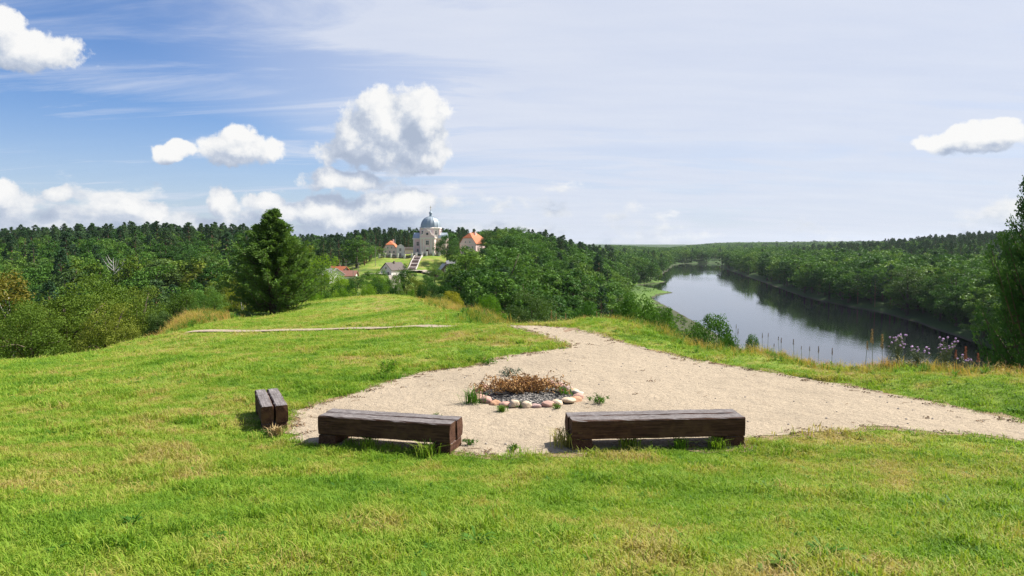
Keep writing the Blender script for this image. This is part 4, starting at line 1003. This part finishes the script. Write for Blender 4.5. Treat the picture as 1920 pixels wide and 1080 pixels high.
# ------------------------------------------------------------------ fire ring
import bmesh
fc = (0.26, 12.25)
FR = empty('fire_ring', (fc[0], fc[1], 0.012)); tag(FR, 'round fire ring of pinkish field stones on the gravel', 'fire ring')
SM = [plain('stone_' + n_, c, 0.8, 9, 0.22, 0.5) for n_, c in (('pink', (0.46, 0.27, 0.21)), ('cream', (0.56, 0.44, 0.31)), ('rust', (0.46, 0.25, 0.14)), ('mauve', (0.40, 0.27, 0.24)), ('grey', (0.48, 0.42, 0.35)))]
SV = []
for k in range(6):
    bm = bmesh.new(); bmesh.ops.create_icosphere(bm, subdivisions=3, radius=1)
    rs = random.Random(k + 40); ph = [rs.uniform(0, 6) for _ in range(6)]; CUT = [Vector((rs.gauss(0, 1), rs.gauss(0, 1), rs.gauss(0, 1))).normalized() for _ in range(7)]
    for v in bm.verts:
        c = v.co
        for n_ in CUT:
            e_ = c.dot(n_) - .78
            if e_ > 0: c = c - n_ * e_ * .85
        f = 1 + .05 * math.sin(6 * c.y + 3 * c.x + ph[4]) + .04 * math.sin(8 * c.z - 5 * c.y + ph[5]) + .14 * math.sin(2.2 * c.x + ph[0]) + .09 * math.sin(2.6 * c.y + ph[1]) + .07 * math.sin(3 * c.z + ph[2]) + .03 * math.sin(7 * c.x + 5 * c.z + ph[3]); v.co = c * f; v.co.z = max(v.co.z, -.5) if v.co.z < 0 else v.co.z * (1 - .12 * (v.co.z > .75))
    me = bpy.data.meshes.new('stone'); bm.to_mesh(me); bm.free(); me.polygons.foreach_set('use_smooth', np.ones(len(me.polygons), bool)); SV.append(me)
ang = -2.85; rs = random.Random(9); cols = [0, 0, 2, 0, 1, 1, 3, 0, 1, 1, 2, 0, 4, 1, 3, 0, 0, 1, 2, 0, 1, 1, 0, 2]; q = 0
while ang < -2.85 + 2 * PI - 0.12:
    ln = rs.uniform(.08, .135); da = 2 * ln / .86; ang += da / 2
    o = link(bpy.data.objects.new('stone', SV[q % 6].copy()), FR); o.data.materials.append(SM[cols[q % len(cols)]])
    o.location = (.86 * math.cos(ang), .86 * math.sin(ang), rs.uniform(.0, .045)); o.scale = (ln * rs.uniform(.98, 1.12), rs.uniform(.085, .11), rs.uniform(.06, .085)); o.rotation_euler = (rs.uniform(-.2, .2), rs.uniform(-.2, .2), ang + PI / 2 + rs.uniform(-.2, .2))
    ang += da / 2; q += 1
def ash_mat():
    m, t = new_mat('ash_and_charcoal'); pos = t.node('ShaderNodeNewGeometry').outputs['Position']
    vo = t.node('ShaderNodeTexVoronoi', {'Vector': pos, 'Scale': 38.0}); r_ = t.node('ShaderNodeSeparateColor', {0: vo.outputs['Color']}).outputs[0]
    c = t.ramp(t.m('ADD', t.m('MULTIPLY', r_, .6), t.m('MULTIPLY', t.noise(pos, 5, 4), .4)), [(0.3, (.012, .011, .011)), (0.55, (.04, .036, .034)), (0.68, (.16, .145, .13)), (0.8, (.38, .35, .31))])
    b_ = t.node('ShaderNodeBsdfPrincipled', {'Base Color': c, 'Roughness': .95}); t.put(b_.inputs['Normal'], bump(t, vo.outputs['Distance'], 1.0, .03)); out(t, b_.outputs[0]); return m
V_ = [(0, 0, .09)]; F_ = []
for i, r_ in enumerate((.25, .5, .7, .84)):
    for j in range(28): a = 2 * PI * j / 28; V_.append((r_ * math.cos(a), r_ * math.sin(a), (.08, .06, .035, .004)[i] + random.uniform(-.012, .012)))
for j in range(28): F_.append((0, 1 + j, 1 + (j + 1) % 28))
for i in range(3):
    for j in range(28): F_.append((1 + i * 28 + j, 1 + (i + 1) * 28 + j, 1 + (i + 1) * 28 + (j + 1) % 28, 1 + i * 28 + (j + 1) % 28))
me = bpy.data.meshes.new('ash_bed'); me.from_pydata(V_, [], F_); me.materials.append(ash_mat()); link(bpy.data.objects.new('ash_bed', me), FR)
M_CHAR = plain('charred_wood', (0.02, 0.017, 0.015), 0.9, 12, .4, .5)
for k in range(9):
    a, r_ = rs.uniform(0, 6.28), rs.uniform(.1, .6); b = MB(); d_ = rs.uniform(0, 6.28); L_ = rs.uniform(.1, .25)
    b.tube([(0, 0, 0), (L_ * math.cos(d_), L_ * math.sin(d_), .02)], [.02, .014], 6); o = b.build('charred_stick', M_CHAR, FR); o.location = (r_ * math.cos(a), r_ * math.sin(a), .09)
M_BRUSH = plain('withered_brush', (0.46, 0.26, 0.085), 0.85, 14, .4, .2)
BR = empty('dry_brush', (fc[0] - .06, fc[1] + .1, .07)); tag(BR, 'heap of withered rusty brown branches lying in the fire ring', 'brushwood')
b = MB(); rng = np.random.default_rng(8); LP = []; LN = []
for k in range(260):
    s = np.array([rng.normal(-.05, .26), rng.normal(0, .17), rng.uniform(.0, .06)]); a = rng.uniform(0, 6.28); L_ = rng.uniform(.15, .42)
    e = s + np.array([math.cos(a) * L_ * .8, math.sin(a) * L_ * .5, rng.uniform(.04, .24)]); mdl = (s + e) / 2 + [0, 0, rng.uniform(.02, .1)]
    e[2] -= rng.uniform(0, .06); b.tube([s, mdl, e], [.006, .0045, .002], 4, False)
    for u in rng.random(9): LP.append((1 - u) ** 2 * s + 2 * u * (1 - u) * mdl + u * u * e + rng.normal(0, .018, 3))
b.build('twigs', plain('dry_twig', (0.20, 0.10, 0.045), .85, 10, .3), BR)
LP = np.array(LP); cv, cf = leaf_quads(rng, LP, unit(rng.normal(size=LP.shape)), np.full(len(LP), .062), .32)
link(bpy.data.objects.new('withered_leaves', mesh_np('withered_leaves', cv, cf, M_BRUSH)), BR)

# ------------------------------------------------------------------ grass and weeds
def tuft(seed, n, hgt, spread, wid, lean=0.5, droop=0.35):
    rng = np.random.default_rng(seed); V_ = []; F_ = []
    for i in range(n):
        a = rng.uniform(0, 6.28); p = rng.normal(0, spread, 2); L_ = hgt * rng.uniform(.55, 1.15); ln = rng.uniform(.1, lean) * L_
        dx, dy = math.cos(a), math.sin(a); wx, wy = -dy * wid * rng.uniform(.7, 1.3) / 2, dx * wid * rng.uniform(.7, 1.3) / 2
        m_ = (p[0] + dx * ln * .4, p[1] + dy * ln * .4, L_ * .6); t_ = (p[0] + dx * ln * (1 + droop), p[1] + dy * ln * (1 + droop), L_ * (1 - droop * .4))
        k = len(V_); V_ += [(p[0] - wx, p[1] - wy, -.01), (p[0] + wx, p[1] + wy, -.01), (m_[0] + wx * .8, m_[1] + wy * .8, m_[2]), (m_[0] - wx * .8, m_[1] - wy * .8, m_[2]), t_]
        F_ += [(k, k + 1, k + 2), (k, k + 2, k + 3), (k + 3, k + 2, k + 4)]
    return np.array(V_), np.array(F_)
def rosette(seed, n, L_, wid, rise=0.5):
    rng = np.random.default_rng(seed); V_ = []; F_ = []
    for i in range(n):
        a = rng.uniform(0, 6.28); q = L_ * rng.uniform(.5, 1.1); el = rise * rng.uniform(.3, 1.3); dx, dy = math.cos(a), math.sin(a); w_ = wid * rng.uniform(.7, 1.2)
        pts = [(0, 0.0), (.35, .55), (.7, .5), (1, 0)]; k = len(V_)
        for u, ww in pts:
            r_ = q * u; z = q * el * math.sin(u * 2.2) * .9
            V_ += [(dx * r_ - dy * ww * w_, dy * r_ + dx * ww * w_, z), (dx * r_ + dy * ww * w_, dy * r_ - dx * ww * w_, z)]
        for j in range(3): F_ += [(k + 2 * j, k + 2 * j + 1, k + 2 * j + 3), (k + 2 * j, k + 2 * j + 3, k + 2 * j + 2)]
    return np.array(V_), np.array(F_)
TUFTS = [mesh_np('tuft', *tuft(s, 15, h_, sp_, wd_, le), M_GRASS) for s, h_, sp_, wd_, le in ((1, .042, .04, .005, 1.1), (2, .052, .045, .005, 1.0), (3, .038, .05, .006, 1.4), (4, .085, .04, .006, .9), (5, .11, .035, .006, .7))]
M_WEED = grass_material('broad_weed', [(0.36, (0.05, 0.14, 0.016)), (0.55, (0.09, 0.20, 0.02)), (0.75, (0.14, 0.22, 0.03))])
TUFTS += [mesh_np('rosette', *rosette(s, 11, L_, w_, r_), M_WEED) for s, L_, w_, r_ in ((6, .06, .016, .5), (7, .05, .012, .8))]
PATHL = np.array([tuple(p[:2]) for p in FOOT])
def lawn():
    rng = np.random.default_rng(77); P_ = []
    for d0_, d1_, dens, sc in ((2.6, 6, 620, 1.0), (6, 10, 420, 1.1), (10, 16, 190, 1.45), (16, 28, 75, 2.0), (28, 50, 28, 2.8), (50, 92, 9, 4.0)):
        half = 0.66; n = int(dens * half * (d1_ ** 2 - d0_ ** 2))
        d = np.sqrt(rng.uniform(d0_ ** 2, d1_ ** 2, n)); a = rng.uniform(-half, half, n)
        P_.append(np.column_stack([d * np.sin(a), d * np.cos(a), np.full(n, sc)]))
    P = np.vstack(P_); xy = P[:, :2]
    ins = inside(xy, PLZ_EDGE); ed = pdist(xy, PLZ_EDGE)
    keep = ~ins | (ins & (ed < .10) & (rng.random(len(P)) < .12))
    keep &= ~(ins & (rng.random(len(P)) < 2))  | (ins & (ed < .07) & (rng.random(len(P)) < .25))
    keep &= pdist(xy, PATHL, False) > .42
    keep &= xy[:, 0] < 4.5 + 0.42 * np.clip(60 - xy[:, 1], 0, 60) 
    P = P[keep]; xy = P[:, :2]; n = len(P); Z = H(xy[:, 0], xy[:, 1])
    lush = hash_noise(xy[:, 0], xy[:, 1], 1.1, 3) + .7 * hash_noise(xy[:, 0], xy[:, 1], 2.9, 8) + rng.normal(0, .25, n)
    idx = np.where(lush > .62, rng.integers(3, 5, n), rng.integers(0, 3, n)); wd = (rng.random(n) < .02 + .05 * (lush > .3)); idx = np.where(wd, rng.integers(5, 7, n), idx)
    s = P[:, 2] * rng.uniform(.7, 1.25, n) * (1 + .25 * np.clip(lush, -1, 1)); vert = s / P[:, 2] ** 0.75 * 0.85
    rot = np.column_stack([rng.normal(0, .12, (n, 2)), rng.uniform(0, 6.28, n)])
    o = gn_instancer('lawn_grass', np.column_stack([xy, Z]), rot, np.column_stack([s, s, vert]), idx, TUFTS); tag(o, 'short mown grass with dry patches covering the lawn', 'grass'); print('lawn', n)
lawn()
TALLM = [mesh_np('tall_tuft', *tuft(s + 30, n_, h_, .09, .008, .5, .5), M_TALL) for s, n_, h_ in ((1, 22, .42), (2, 18, .55), (3, 24, .30))]
TALLM += [mesh_np('weed_tuft', *rosette(s + 50, 34, .19, .014, 1.2), M_WEED) for s in (1, 2)]
def tallgrass():
    rng = np.random.default_rng(5); P_ = []
    def along(pts, n, wdt, sc):
        pts = np.array([tuple(p[:2]) for p in pts]); seg = np.hypot(*np.diff(pts, axis=0).T); cum = np.r_[0, np.cumsum(seg)]
        t = rng.uniform(0, cum[-1], n); x = np.interp(t, cum, pts[:, 0]); y = np.interp(t, cum, pts[:, 1]); k = rng.normal(0, wdt, (n, 2))
        P_.append(np.column_stack([x + k[:, 0], y + k[:, 1], np.full(n, sc)]))
    along([at(1070, 608, 27), at(1170, 613, 25.5), at(1240, 628, 22.5), at(1350, 652, 19), at(1450, 671, 17)], 900, .45, .85)
    along([at(1450, 671, 17), at(1600, 684, 15.6), at(1700, 692, 14.8), at(1800, 698, 14.3), at(1900, 705, 13.8), at(2150, 722, 13)], 1200, .6, .62)
    along([at(1500, 664, 18), at(1700, 680, 16), at(1900, 694, 15), at(2100, 705, 14)], 900, .5, .7)
    along([at(300, 618, 44), at(330, 605, 48), at(360, 598, 52)], 1300, 1.3, 1.7)
    along([at(830, 580, 58), at(870, 590, 48), at(930, 602, 37), at(960, 607, 30), at(1070, 607, 28)], 1500, .9, 1.35)
    P = np.vstack(P_); xy = P[:, :2]; k = ~inside(xy, PLAZA) & (pdist(xy, PLAZA) > .5); P = P[k]; xy = P[:, :2]; n = len(P)
    idx = np.where(rng.random(n) < .42, rng.integers(3, 5, n), rng.integers(0, 3, n)); s = P[:, 2] * rng.uniform(.4, 1.15, n)
    o = gn_instancer('tall_grass', np.column_stack([xy, H(xy[:, 0], xy[:, 1])]), np.column_stack([rng.normal(0, .15, (n, 2)), rng.uniform(0, 6.28, n)]), np.column_stack([s, s, s]), idx, TALLM); tag(o, 'tall yellowing grass along the lip of the bank', 'grass')
tallgrass()
# twigs, pebbles and dead leaves lying on the gravel, thickest along its grassy edges
def litter():
    rng = np.random.default_rng(17); lo, hi = PLAZA.min(0), np.minimum(PLAZA.max(0), [14, 30]); Q = rng.uniform(lo, hi, (26000, 2)); Q = Q[inside(Q, PLAZA)]
    e = pdist(Q, PLAZA); Q = Q[rng.random(len(Q)) < .014 + .5 * np.exp(-e / .16)]; n = len(Q)
    tw = MB(); tw.tube([(-.07, 0, .004), (0, .012, .007), (.08, -.006, .004)], [.0025, .003, .0015], 4); tv, tf = to_np(tw)
    bm_ = bmesh.new(); bmesh.ops.create_icosphere(bm_, subdivisions=1, radius=.014); pm = bpy.data.meshes.new('pebble'); bm_.to_mesh(pm); bm_.free(); pm.materials.append(plain('pebble', (0.36, 0.31, 0.26), .9, 30, .4))
    lv, lf = leaf_quads(rng, rng.normal(0, .03, (9, 3)) * [1, 1, .12] + [0, 0, .008], unit(rng.normal(size=(9, 3)) * .5 + [0, 0, 1]), np.full(9, .04), .45)
    ms = [mesh_np('twig', tv, tf, M_TWIG), pm, mesh_np('dead_leaf', lv, lf, plain('dead_leaf', (0.20, 0.12, 0.06), .9, 20, .4))]
    s_ = rng.uniform(.5, 1.5, n); ed_ = pdist(Q, PLAZA)
    idx = np.where(ed_ < .35, rng.choice(3, n, p=[.25, .15, .6]), rng.choice(3, n, p=[.2, .72, .08]))
    o = gn_instancer('gravel_litter', np.column_stack([Q, H(Q[:, 0], Q[:, 1]) + .014]), np.column_stack([np.zeros((n, 2)), rng.uniform(0, 6.28, n)]), np.column_stack([s_, s_, s_]), idx, ms); tag(o, 'twigs, pebbles and dead leaves lying on the gravel', 'litter')
M_TWIG = plain('dry_stem', (0.22, 0.14, 0.07), .85, 8, .3)
litter()
# weeds on the gravel, one by one
M_GREYW = plain('grey_green_leaf', (0.16, 0.20, 0.13), .7, 8, .3); M_TWIG = plain('dry_stem', (0.22, 0.14, 0.07), .85, 8, .3)
def weed(label, px, py, kind, size, mat, z=0.0):
    p = gp(px, py, z); root = empty('weed_plant', (p.x, p.y, max(z, .012)), random.uniform(0, 6)); tag(root, label, 'weed')
    me = mesh_np('leaves', *(tuft(int(px), 95, size, size * .28, .011, .9, .5) if kind == 'grass' else leaf_cloud(np.random.default_rng(int(px)), np.array([[random.gauss(0, size * .38), random.gauss(0, size * .3), size * random.uniform(.12, .5), size * random.uniform(.15, .3)] for _ in range(16)]), 26, size * .13, .8, .2, .45, .6)), mat); link(bpy.data.objects.new('leaves', me), root)
    b = MB(); rs_ = random.Random(px)
    for k in range(5): a = rs_.uniform(0, 6.28); b.tube([(0, 0, 0), (math.cos(a) * size * .4, math.sin(a) * size * .4, size * .7)], [.005, .002], 4, False)
    b.build('stems', M_TWIG, root)
for a in (('bright green grassy clump at the left side of the fire ring', 885, 757, 'grass', .30, M_WEED), ('grey green bushy weed behind the fire ring', 953, 706, 'leaf', .26, M_GREYW),
          ('green tuft growing inside the right of the fire ring', 1056, 744, 'grass', .2, M_WEED), ('creeping green weed right of the fire ring', 1124, 758, 'leaf', .22, M_WEED),
          ('small green tuft in front of the fire ring', 941, 773, 'grass', .11, M_WEED), ('dark leafy weed between the front stones of the ring', 978, 764, 'leaf', .14, M_BROAD),
          ('flat green tuft in front of the right ring stones', 1044, 768, 'leaf', .13, M_WEED), ('small sprout behind the middle bench', 817, 786, 'leaf', .13, M_WEED),
          ('dark green leafy weed at the far gravel edge', 905, 684, 'leaf', .30, M_WEED), ('bushy green weed on the lawn left of the gravel', 728, 702, 'leaf', .40, M_BRIGHT),
          ('tall grass clump at the left end of the right bench', 1060, 838, 'grass', .30, M_GRASS), ('dark grass clump under the right end of the right bench', 1345, 842, 'grass', .18, M_GRASS),
          ('long grass clump before the right end of the middle bench', 800, 856, 'grass', .22, M_GRASS), ('dry reddish tuft at the end of the short bench', 517, 818, 'grass', .16, M_STRAW),
          ('leafy weed at the near left corner of the short bench', 500, 816, 'leaf', .13, M_WEED), ('green weed on gravel between the two long benches', 965, 846, 'leaf', .14, M_WEED), ('long grass clump under the middle of the right bench', 1180, 840, 'grass', .2, M_GRASS), ('low grass clump under the right bench near its right leg', 1275, 841, 'grass', .17, M_GRASS), ('grass clump under the left part of the middle bench', 690, 842, 'grass', .18, M_GRASS), ('small weed beside the right end of the middle bench', 882, 835, 'leaf', .14, M_WEED)): weed(*a)
# broad-leaved weeds standing out in the near lawn
for lab_, px, py, sz in (('pale broad leaved weed in the near lawn left of centre', 645, 990, .15), ('light green leafy weed in the near lawn below the bench gap', 893, 1022, .17), ('leafy weed clump in the lawn at bottom right of centre', 1545, 1045, .2),
                         ('dark leafy weed in the lawn below the right gravel edge', 1790, 958, .2), ('bluish weed at the bottom edge right of centre', 1470, 1066, .17), ('green weed clump in the lawn below the right bench', 1440, 925, .2), ('yellow green weed in the left lawn slope', 250, 985, .16)):
    p = gp(px, py, 0.5)
    for _ in range(12): p = gp(px, py, h1(p.x, p.y))
    root = empty('weed_plant', (p.x, p.y, p.z), random.uniform(0, 6)); tag(root, lab_, 'weed')
    link(bpy.data.objects.new('leaves', mesh_np('leaves', *rosette(int(px), 40, sz * .75, .014, .55), M_WEED)), root); link(bpy.data.objects.new('grass_blades', mesh_np('grass_blades', *tuft(int(py), 40, sz * .5, .07, .006, 1.1, .4), M_GRASS)), root)
# leafless tree in the left valley
p = at(213, 520, 235); hd = at(213, 481, 235).z - h1(p.x, p.y); dt = empty('dead_tree', (p.x, p.y, h1(p.x, p.y) - .4)); tag(dt, 'pale bare dead tree in the valley below the left ridge', 'tree'); rd = random.Random(3)
b = MB(); b.tube([(0, 0, 0), (.2, 0, hd * .5), (0, .1, hd)], [.38, .26, .06], 7); b.build('trunk', M_BIRCH, dt); b = MB()
for k in range(16):
    z_ = hd * rd.uniform(.45, .92); a = rd.uniform(0, 6.28); L_ = (hd - z_) * .5 + 1.6; b.tube([(.1, 0, z_), (math.cos(a) * L_ * .5, math.sin(a) * L_ * .5, z_ + L_ * .5), (math.cos(a) * L_ * .8, math.sin(a) * L_ * .8, z_ + L_ * 1.1)], [.12, .08, .03], 5)
b.build('branches', M_BIRCH, dt)
# stalks and thistles on the bank lip
M_PURPLE = plain('thistle_purple', (0.42, 0.25, 0.45), .7, 20, .25); M_STALK = plain('grey_green_stalk', (0.17, 0.20, 0.10), .8, 10, .2)
HEADM = {'tan': plain('tan_seed', (0.42, 0.27, 0.10), .85, 20, .3), 'rust': plain('rust_seed', (0.36, 0.12, 0.05), .85, 20, .3), 'brown': plain('brown_seed', (0.22, 0.13, 0.08), .85, 20, .3)}
def spike(seed, n, L_, r_):
    rng = np.random.default_rng(seed); u = rng.random(n); a = rng.uniform(0, 6.28, n); rr_ = r_ * np.sqrt(rng.random(n)) * (1 - .6 * u)
    P = np.column_stack([rr_ * np.cos(a), rr_ * np.sin(a), u * L_]); return leaf_quads(rng, P, unit(rng.normal(size=(n, 3))), np.full(n, .022), .7)
SPK = {k: mesh_np('seed_head', *spike(3, 150, .26, .035), m) for k, m in HEADM.items()}
def stalk(label, px, ytop, d, col, sc=1.0, group=None):
    p = at(px, ytop, d); g_ = h1(p.x, p.y); hh = max(.35, p.z - g_); root = empty('seed_stalk', (p.x, p.y, g_ - .03), random.uniform(0, 6)); tag(root, label, 'stalk', group)
    ln = random.uniform(-.06, .06); b = MB(); b.tube([(0, 0, 0), (ln * .3, 0, hh * .5), (ln, 0, hh)], [.006, .005, .003], 5); b.build('stem', M_STALK, root)
    o = link(bpy.data.objects.new('seed_head', SPK[col]), root); k = min(1.2, hh * .42 / .26) * sc; o.scale = (sc, sc, k); o.location = (ln * .8, 0, hh - .26 * k * .92)
for a in (('tallest tan seed stalk rising over the water left of the thistles', 1638, 616, 14.9, 'tan'), ('second tan seed stalk just left of the thistles', 1656, 626, 14.9, 'tan'), ('short tan stalk low over the pale water', 1624, 638, 15, 'tan', .7),
          ('bright rust red dock head right of the thistles', 1815, 649, 14.4, 'rust'), ('drooping orange red dock head near the dark water', 1837, 661, 14.2, 'rust', .9), ('reddish stalk leaning beside the right thistle', 1795, 654, 14.4, 'rust', .8)): stalk(*a)
rk = random.Random(31)
for px in (1380, 1384, 1462, 1465, 1490, 1504, 1517, 1535, 1440, 1450, 1430, 1560, 1850, 1858, 1868, 1885, 1912): stalk('thin brown seed stalk of the bank lip grass', px, np.interp(px, [1380, 1460, 1560, 1850, 1920], [612, 632, 650, 668, 676]) + rk.uniform(-6, 14), np.interp(px, [1380, 1460, 1560, 1920], [19.5, 17, 16.2, 14]), 'brown', rk.uniform(.35, .6), 'thin stalks along the bank lip')
for px in (905, 912, 1035, 1043, 1060, 1118, 1128, 1150, 1165, 1180): stalk('tawny seed stalk at the crest beyond the gravel path', px, np.interp(px, [900, 1040, 1180], [582, 582, 590]) + rk.uniform(-3, 8), np.interp(px, [900, 1040, 1180], [36, 29, 26]), 'tan', rk.uniform(.9, 1.3), 'tawny stalks on the crest')
bm = bmesh.new(); bmesh.ops.create_icosphere(bm, subdivisions=2, radius=.02); FLW = bpy.data.meshes.new('flower_head'); 
for v in bm.verts: v.co.z *= 1.1 if v.co.z < 0 else .8
bm.to_mesh(FLW); bm.free(); FLW.materials.append(M_PURPLE)
def thistle(label, px, ytop, d, n, spread):
    p = at(px, ytop, d); g_ = h1(p.x, p.y); hh = max(.5, p.z - g_); root = empty('thistle', (p.x, p.y, g_ - .03)); tag(root, label, 'thistle'); rng = np.random.default_rng(int(px)); b = MB(); LP, LN = [], []
    for k in range(n):
        a = rng.uniform(0, 6.28); s = rng.uniform(.25, .7); e = np.array([math.cos(a) * spread * rng.uniform(.2, 1), math.sin(a) * spread * rng.uniform(.2, 1), hh * rng.uniform(.62, 1.0)]); st_ = np.array([0, 0, hh * s * .8])
        mdl = (st_ + e) / 2 + [e[0] * .15, e[1] * .15, -.02]; b.tube([st_, mdl, e], [.005, .004, .003], 4, False)
        o = link(bpy.data.objects.new('flower_head', FLW), root); o.location = e; o.scale = (rng.uniform(.7, 1.15),) * 3
        for u in rng.random(5): LP.append((1 - u) * st_ + u * e + rng.normal(0, .02, 3))
    b.tube([(0, 0, 0), (.01, 0, hh * .5), (0, .01, hh * .85)], [.009, .007, .004], 5); b.build('stem', M_STALK, root)
    for k in range(70): LP.append(np.array([rng.normal(0, .09), rng.normal(0, .09), rng.uniform(.05, .6) * hh]))
    LP = np.array(LP); cv, cf = leaf_quads(rng, LP, unit(rng.normal(size=LP.shape) + [0, 0, .8]), np.full(len(LP), .075), .28); link(bpy.data.objects.new('leaves', mesh_np('leaves', cv, cf, M_STALK)), root)
thistle('tall purple flowered thistle against the pale water edge', 1684, 622, 14.6, 22, .2); thistle('low spreading thistle between the two tall ones', 1722, 650, 14.4, 20, .26); thistle('tall purple thistle in front of the dark water', 1775, 630, 14.3, 26, .24); thistle('short thistle beside the rust red dock head', 1806, 664, 14.2, 10, .16)

# scrub and rough grass on the river bank below the lip
def bank_scrub():
    rng = np.random.default_rng(91); P = []
    while len(P) < 4200:
        near_ = len(P) % 2; y = rng.uniform(70, 320) if near_ else rng.uniform(120, 630); px = rng.uniform(1190, 1440) if near_ else rng.uniform(1090, 1290); x = (px - 960) / FPX * y
        xl = float(XL(y))
        if x > xl - 1.5 or (y < 40 and px > 1120) or px < 1130 + (y - 200) * .08: continue
        P.append((x, y, min(2.4, .6 + (xl - x) * .04) * rng.uniform(.5, 1.2) * (1.0 if y < 440 else .55)))
    P = np.array(P); n = len(P); s_ = P[:, 2] / 4
    ms = []
    for k, m_ in enumerate((M_BROAD, M_BRIGHT, M_WILLOW)):
        (cv, cf), _ = broad(200 + k, 4, 3.0, 0.0, 34, 34, 0.34, 0, 0.2, 0.3, 0); ms.append(mesh_np('scrub', cv, cf, m_))
    o = gn_instancer('bank_scrub', np.column_stack([P[:, :2], H(P[:, 0], P[:, 1]) - .1]), np.column_stack([np.zeros((n, 2)), rng.uniform(0, 6.28, n)]), np.column_stack([s_ * 1.3, s_ * 1.3, s_]), rng.choice(3, n, p=[.3, .45, .25]), ms)
    tag(o, 'green scrub and rough growth on the river bank meadow', 'scrub')
bank_scrub()

# ------------------------------------------------------------------ air
def air():
    m, t = new_mat('thin_haze')
    v = t.node('ShaderNodeVolumePrincipled', {'Color': (0.80, 0.88, 1.0, 1), 'Density': 0.000028, 'Anisotropy': 0.2})
    t.l.new(v.outputs[0], t.node('ShaderNodeOutputMaterial').inputs['Volume'])
    b = MB(); b.box(-9300, 9300, -9300, 9300, ZR - 5, 90); o = b.build('haze', m); tag(o, 'thin blue haze over the river valley', 'haze', kind='stuff')
air()
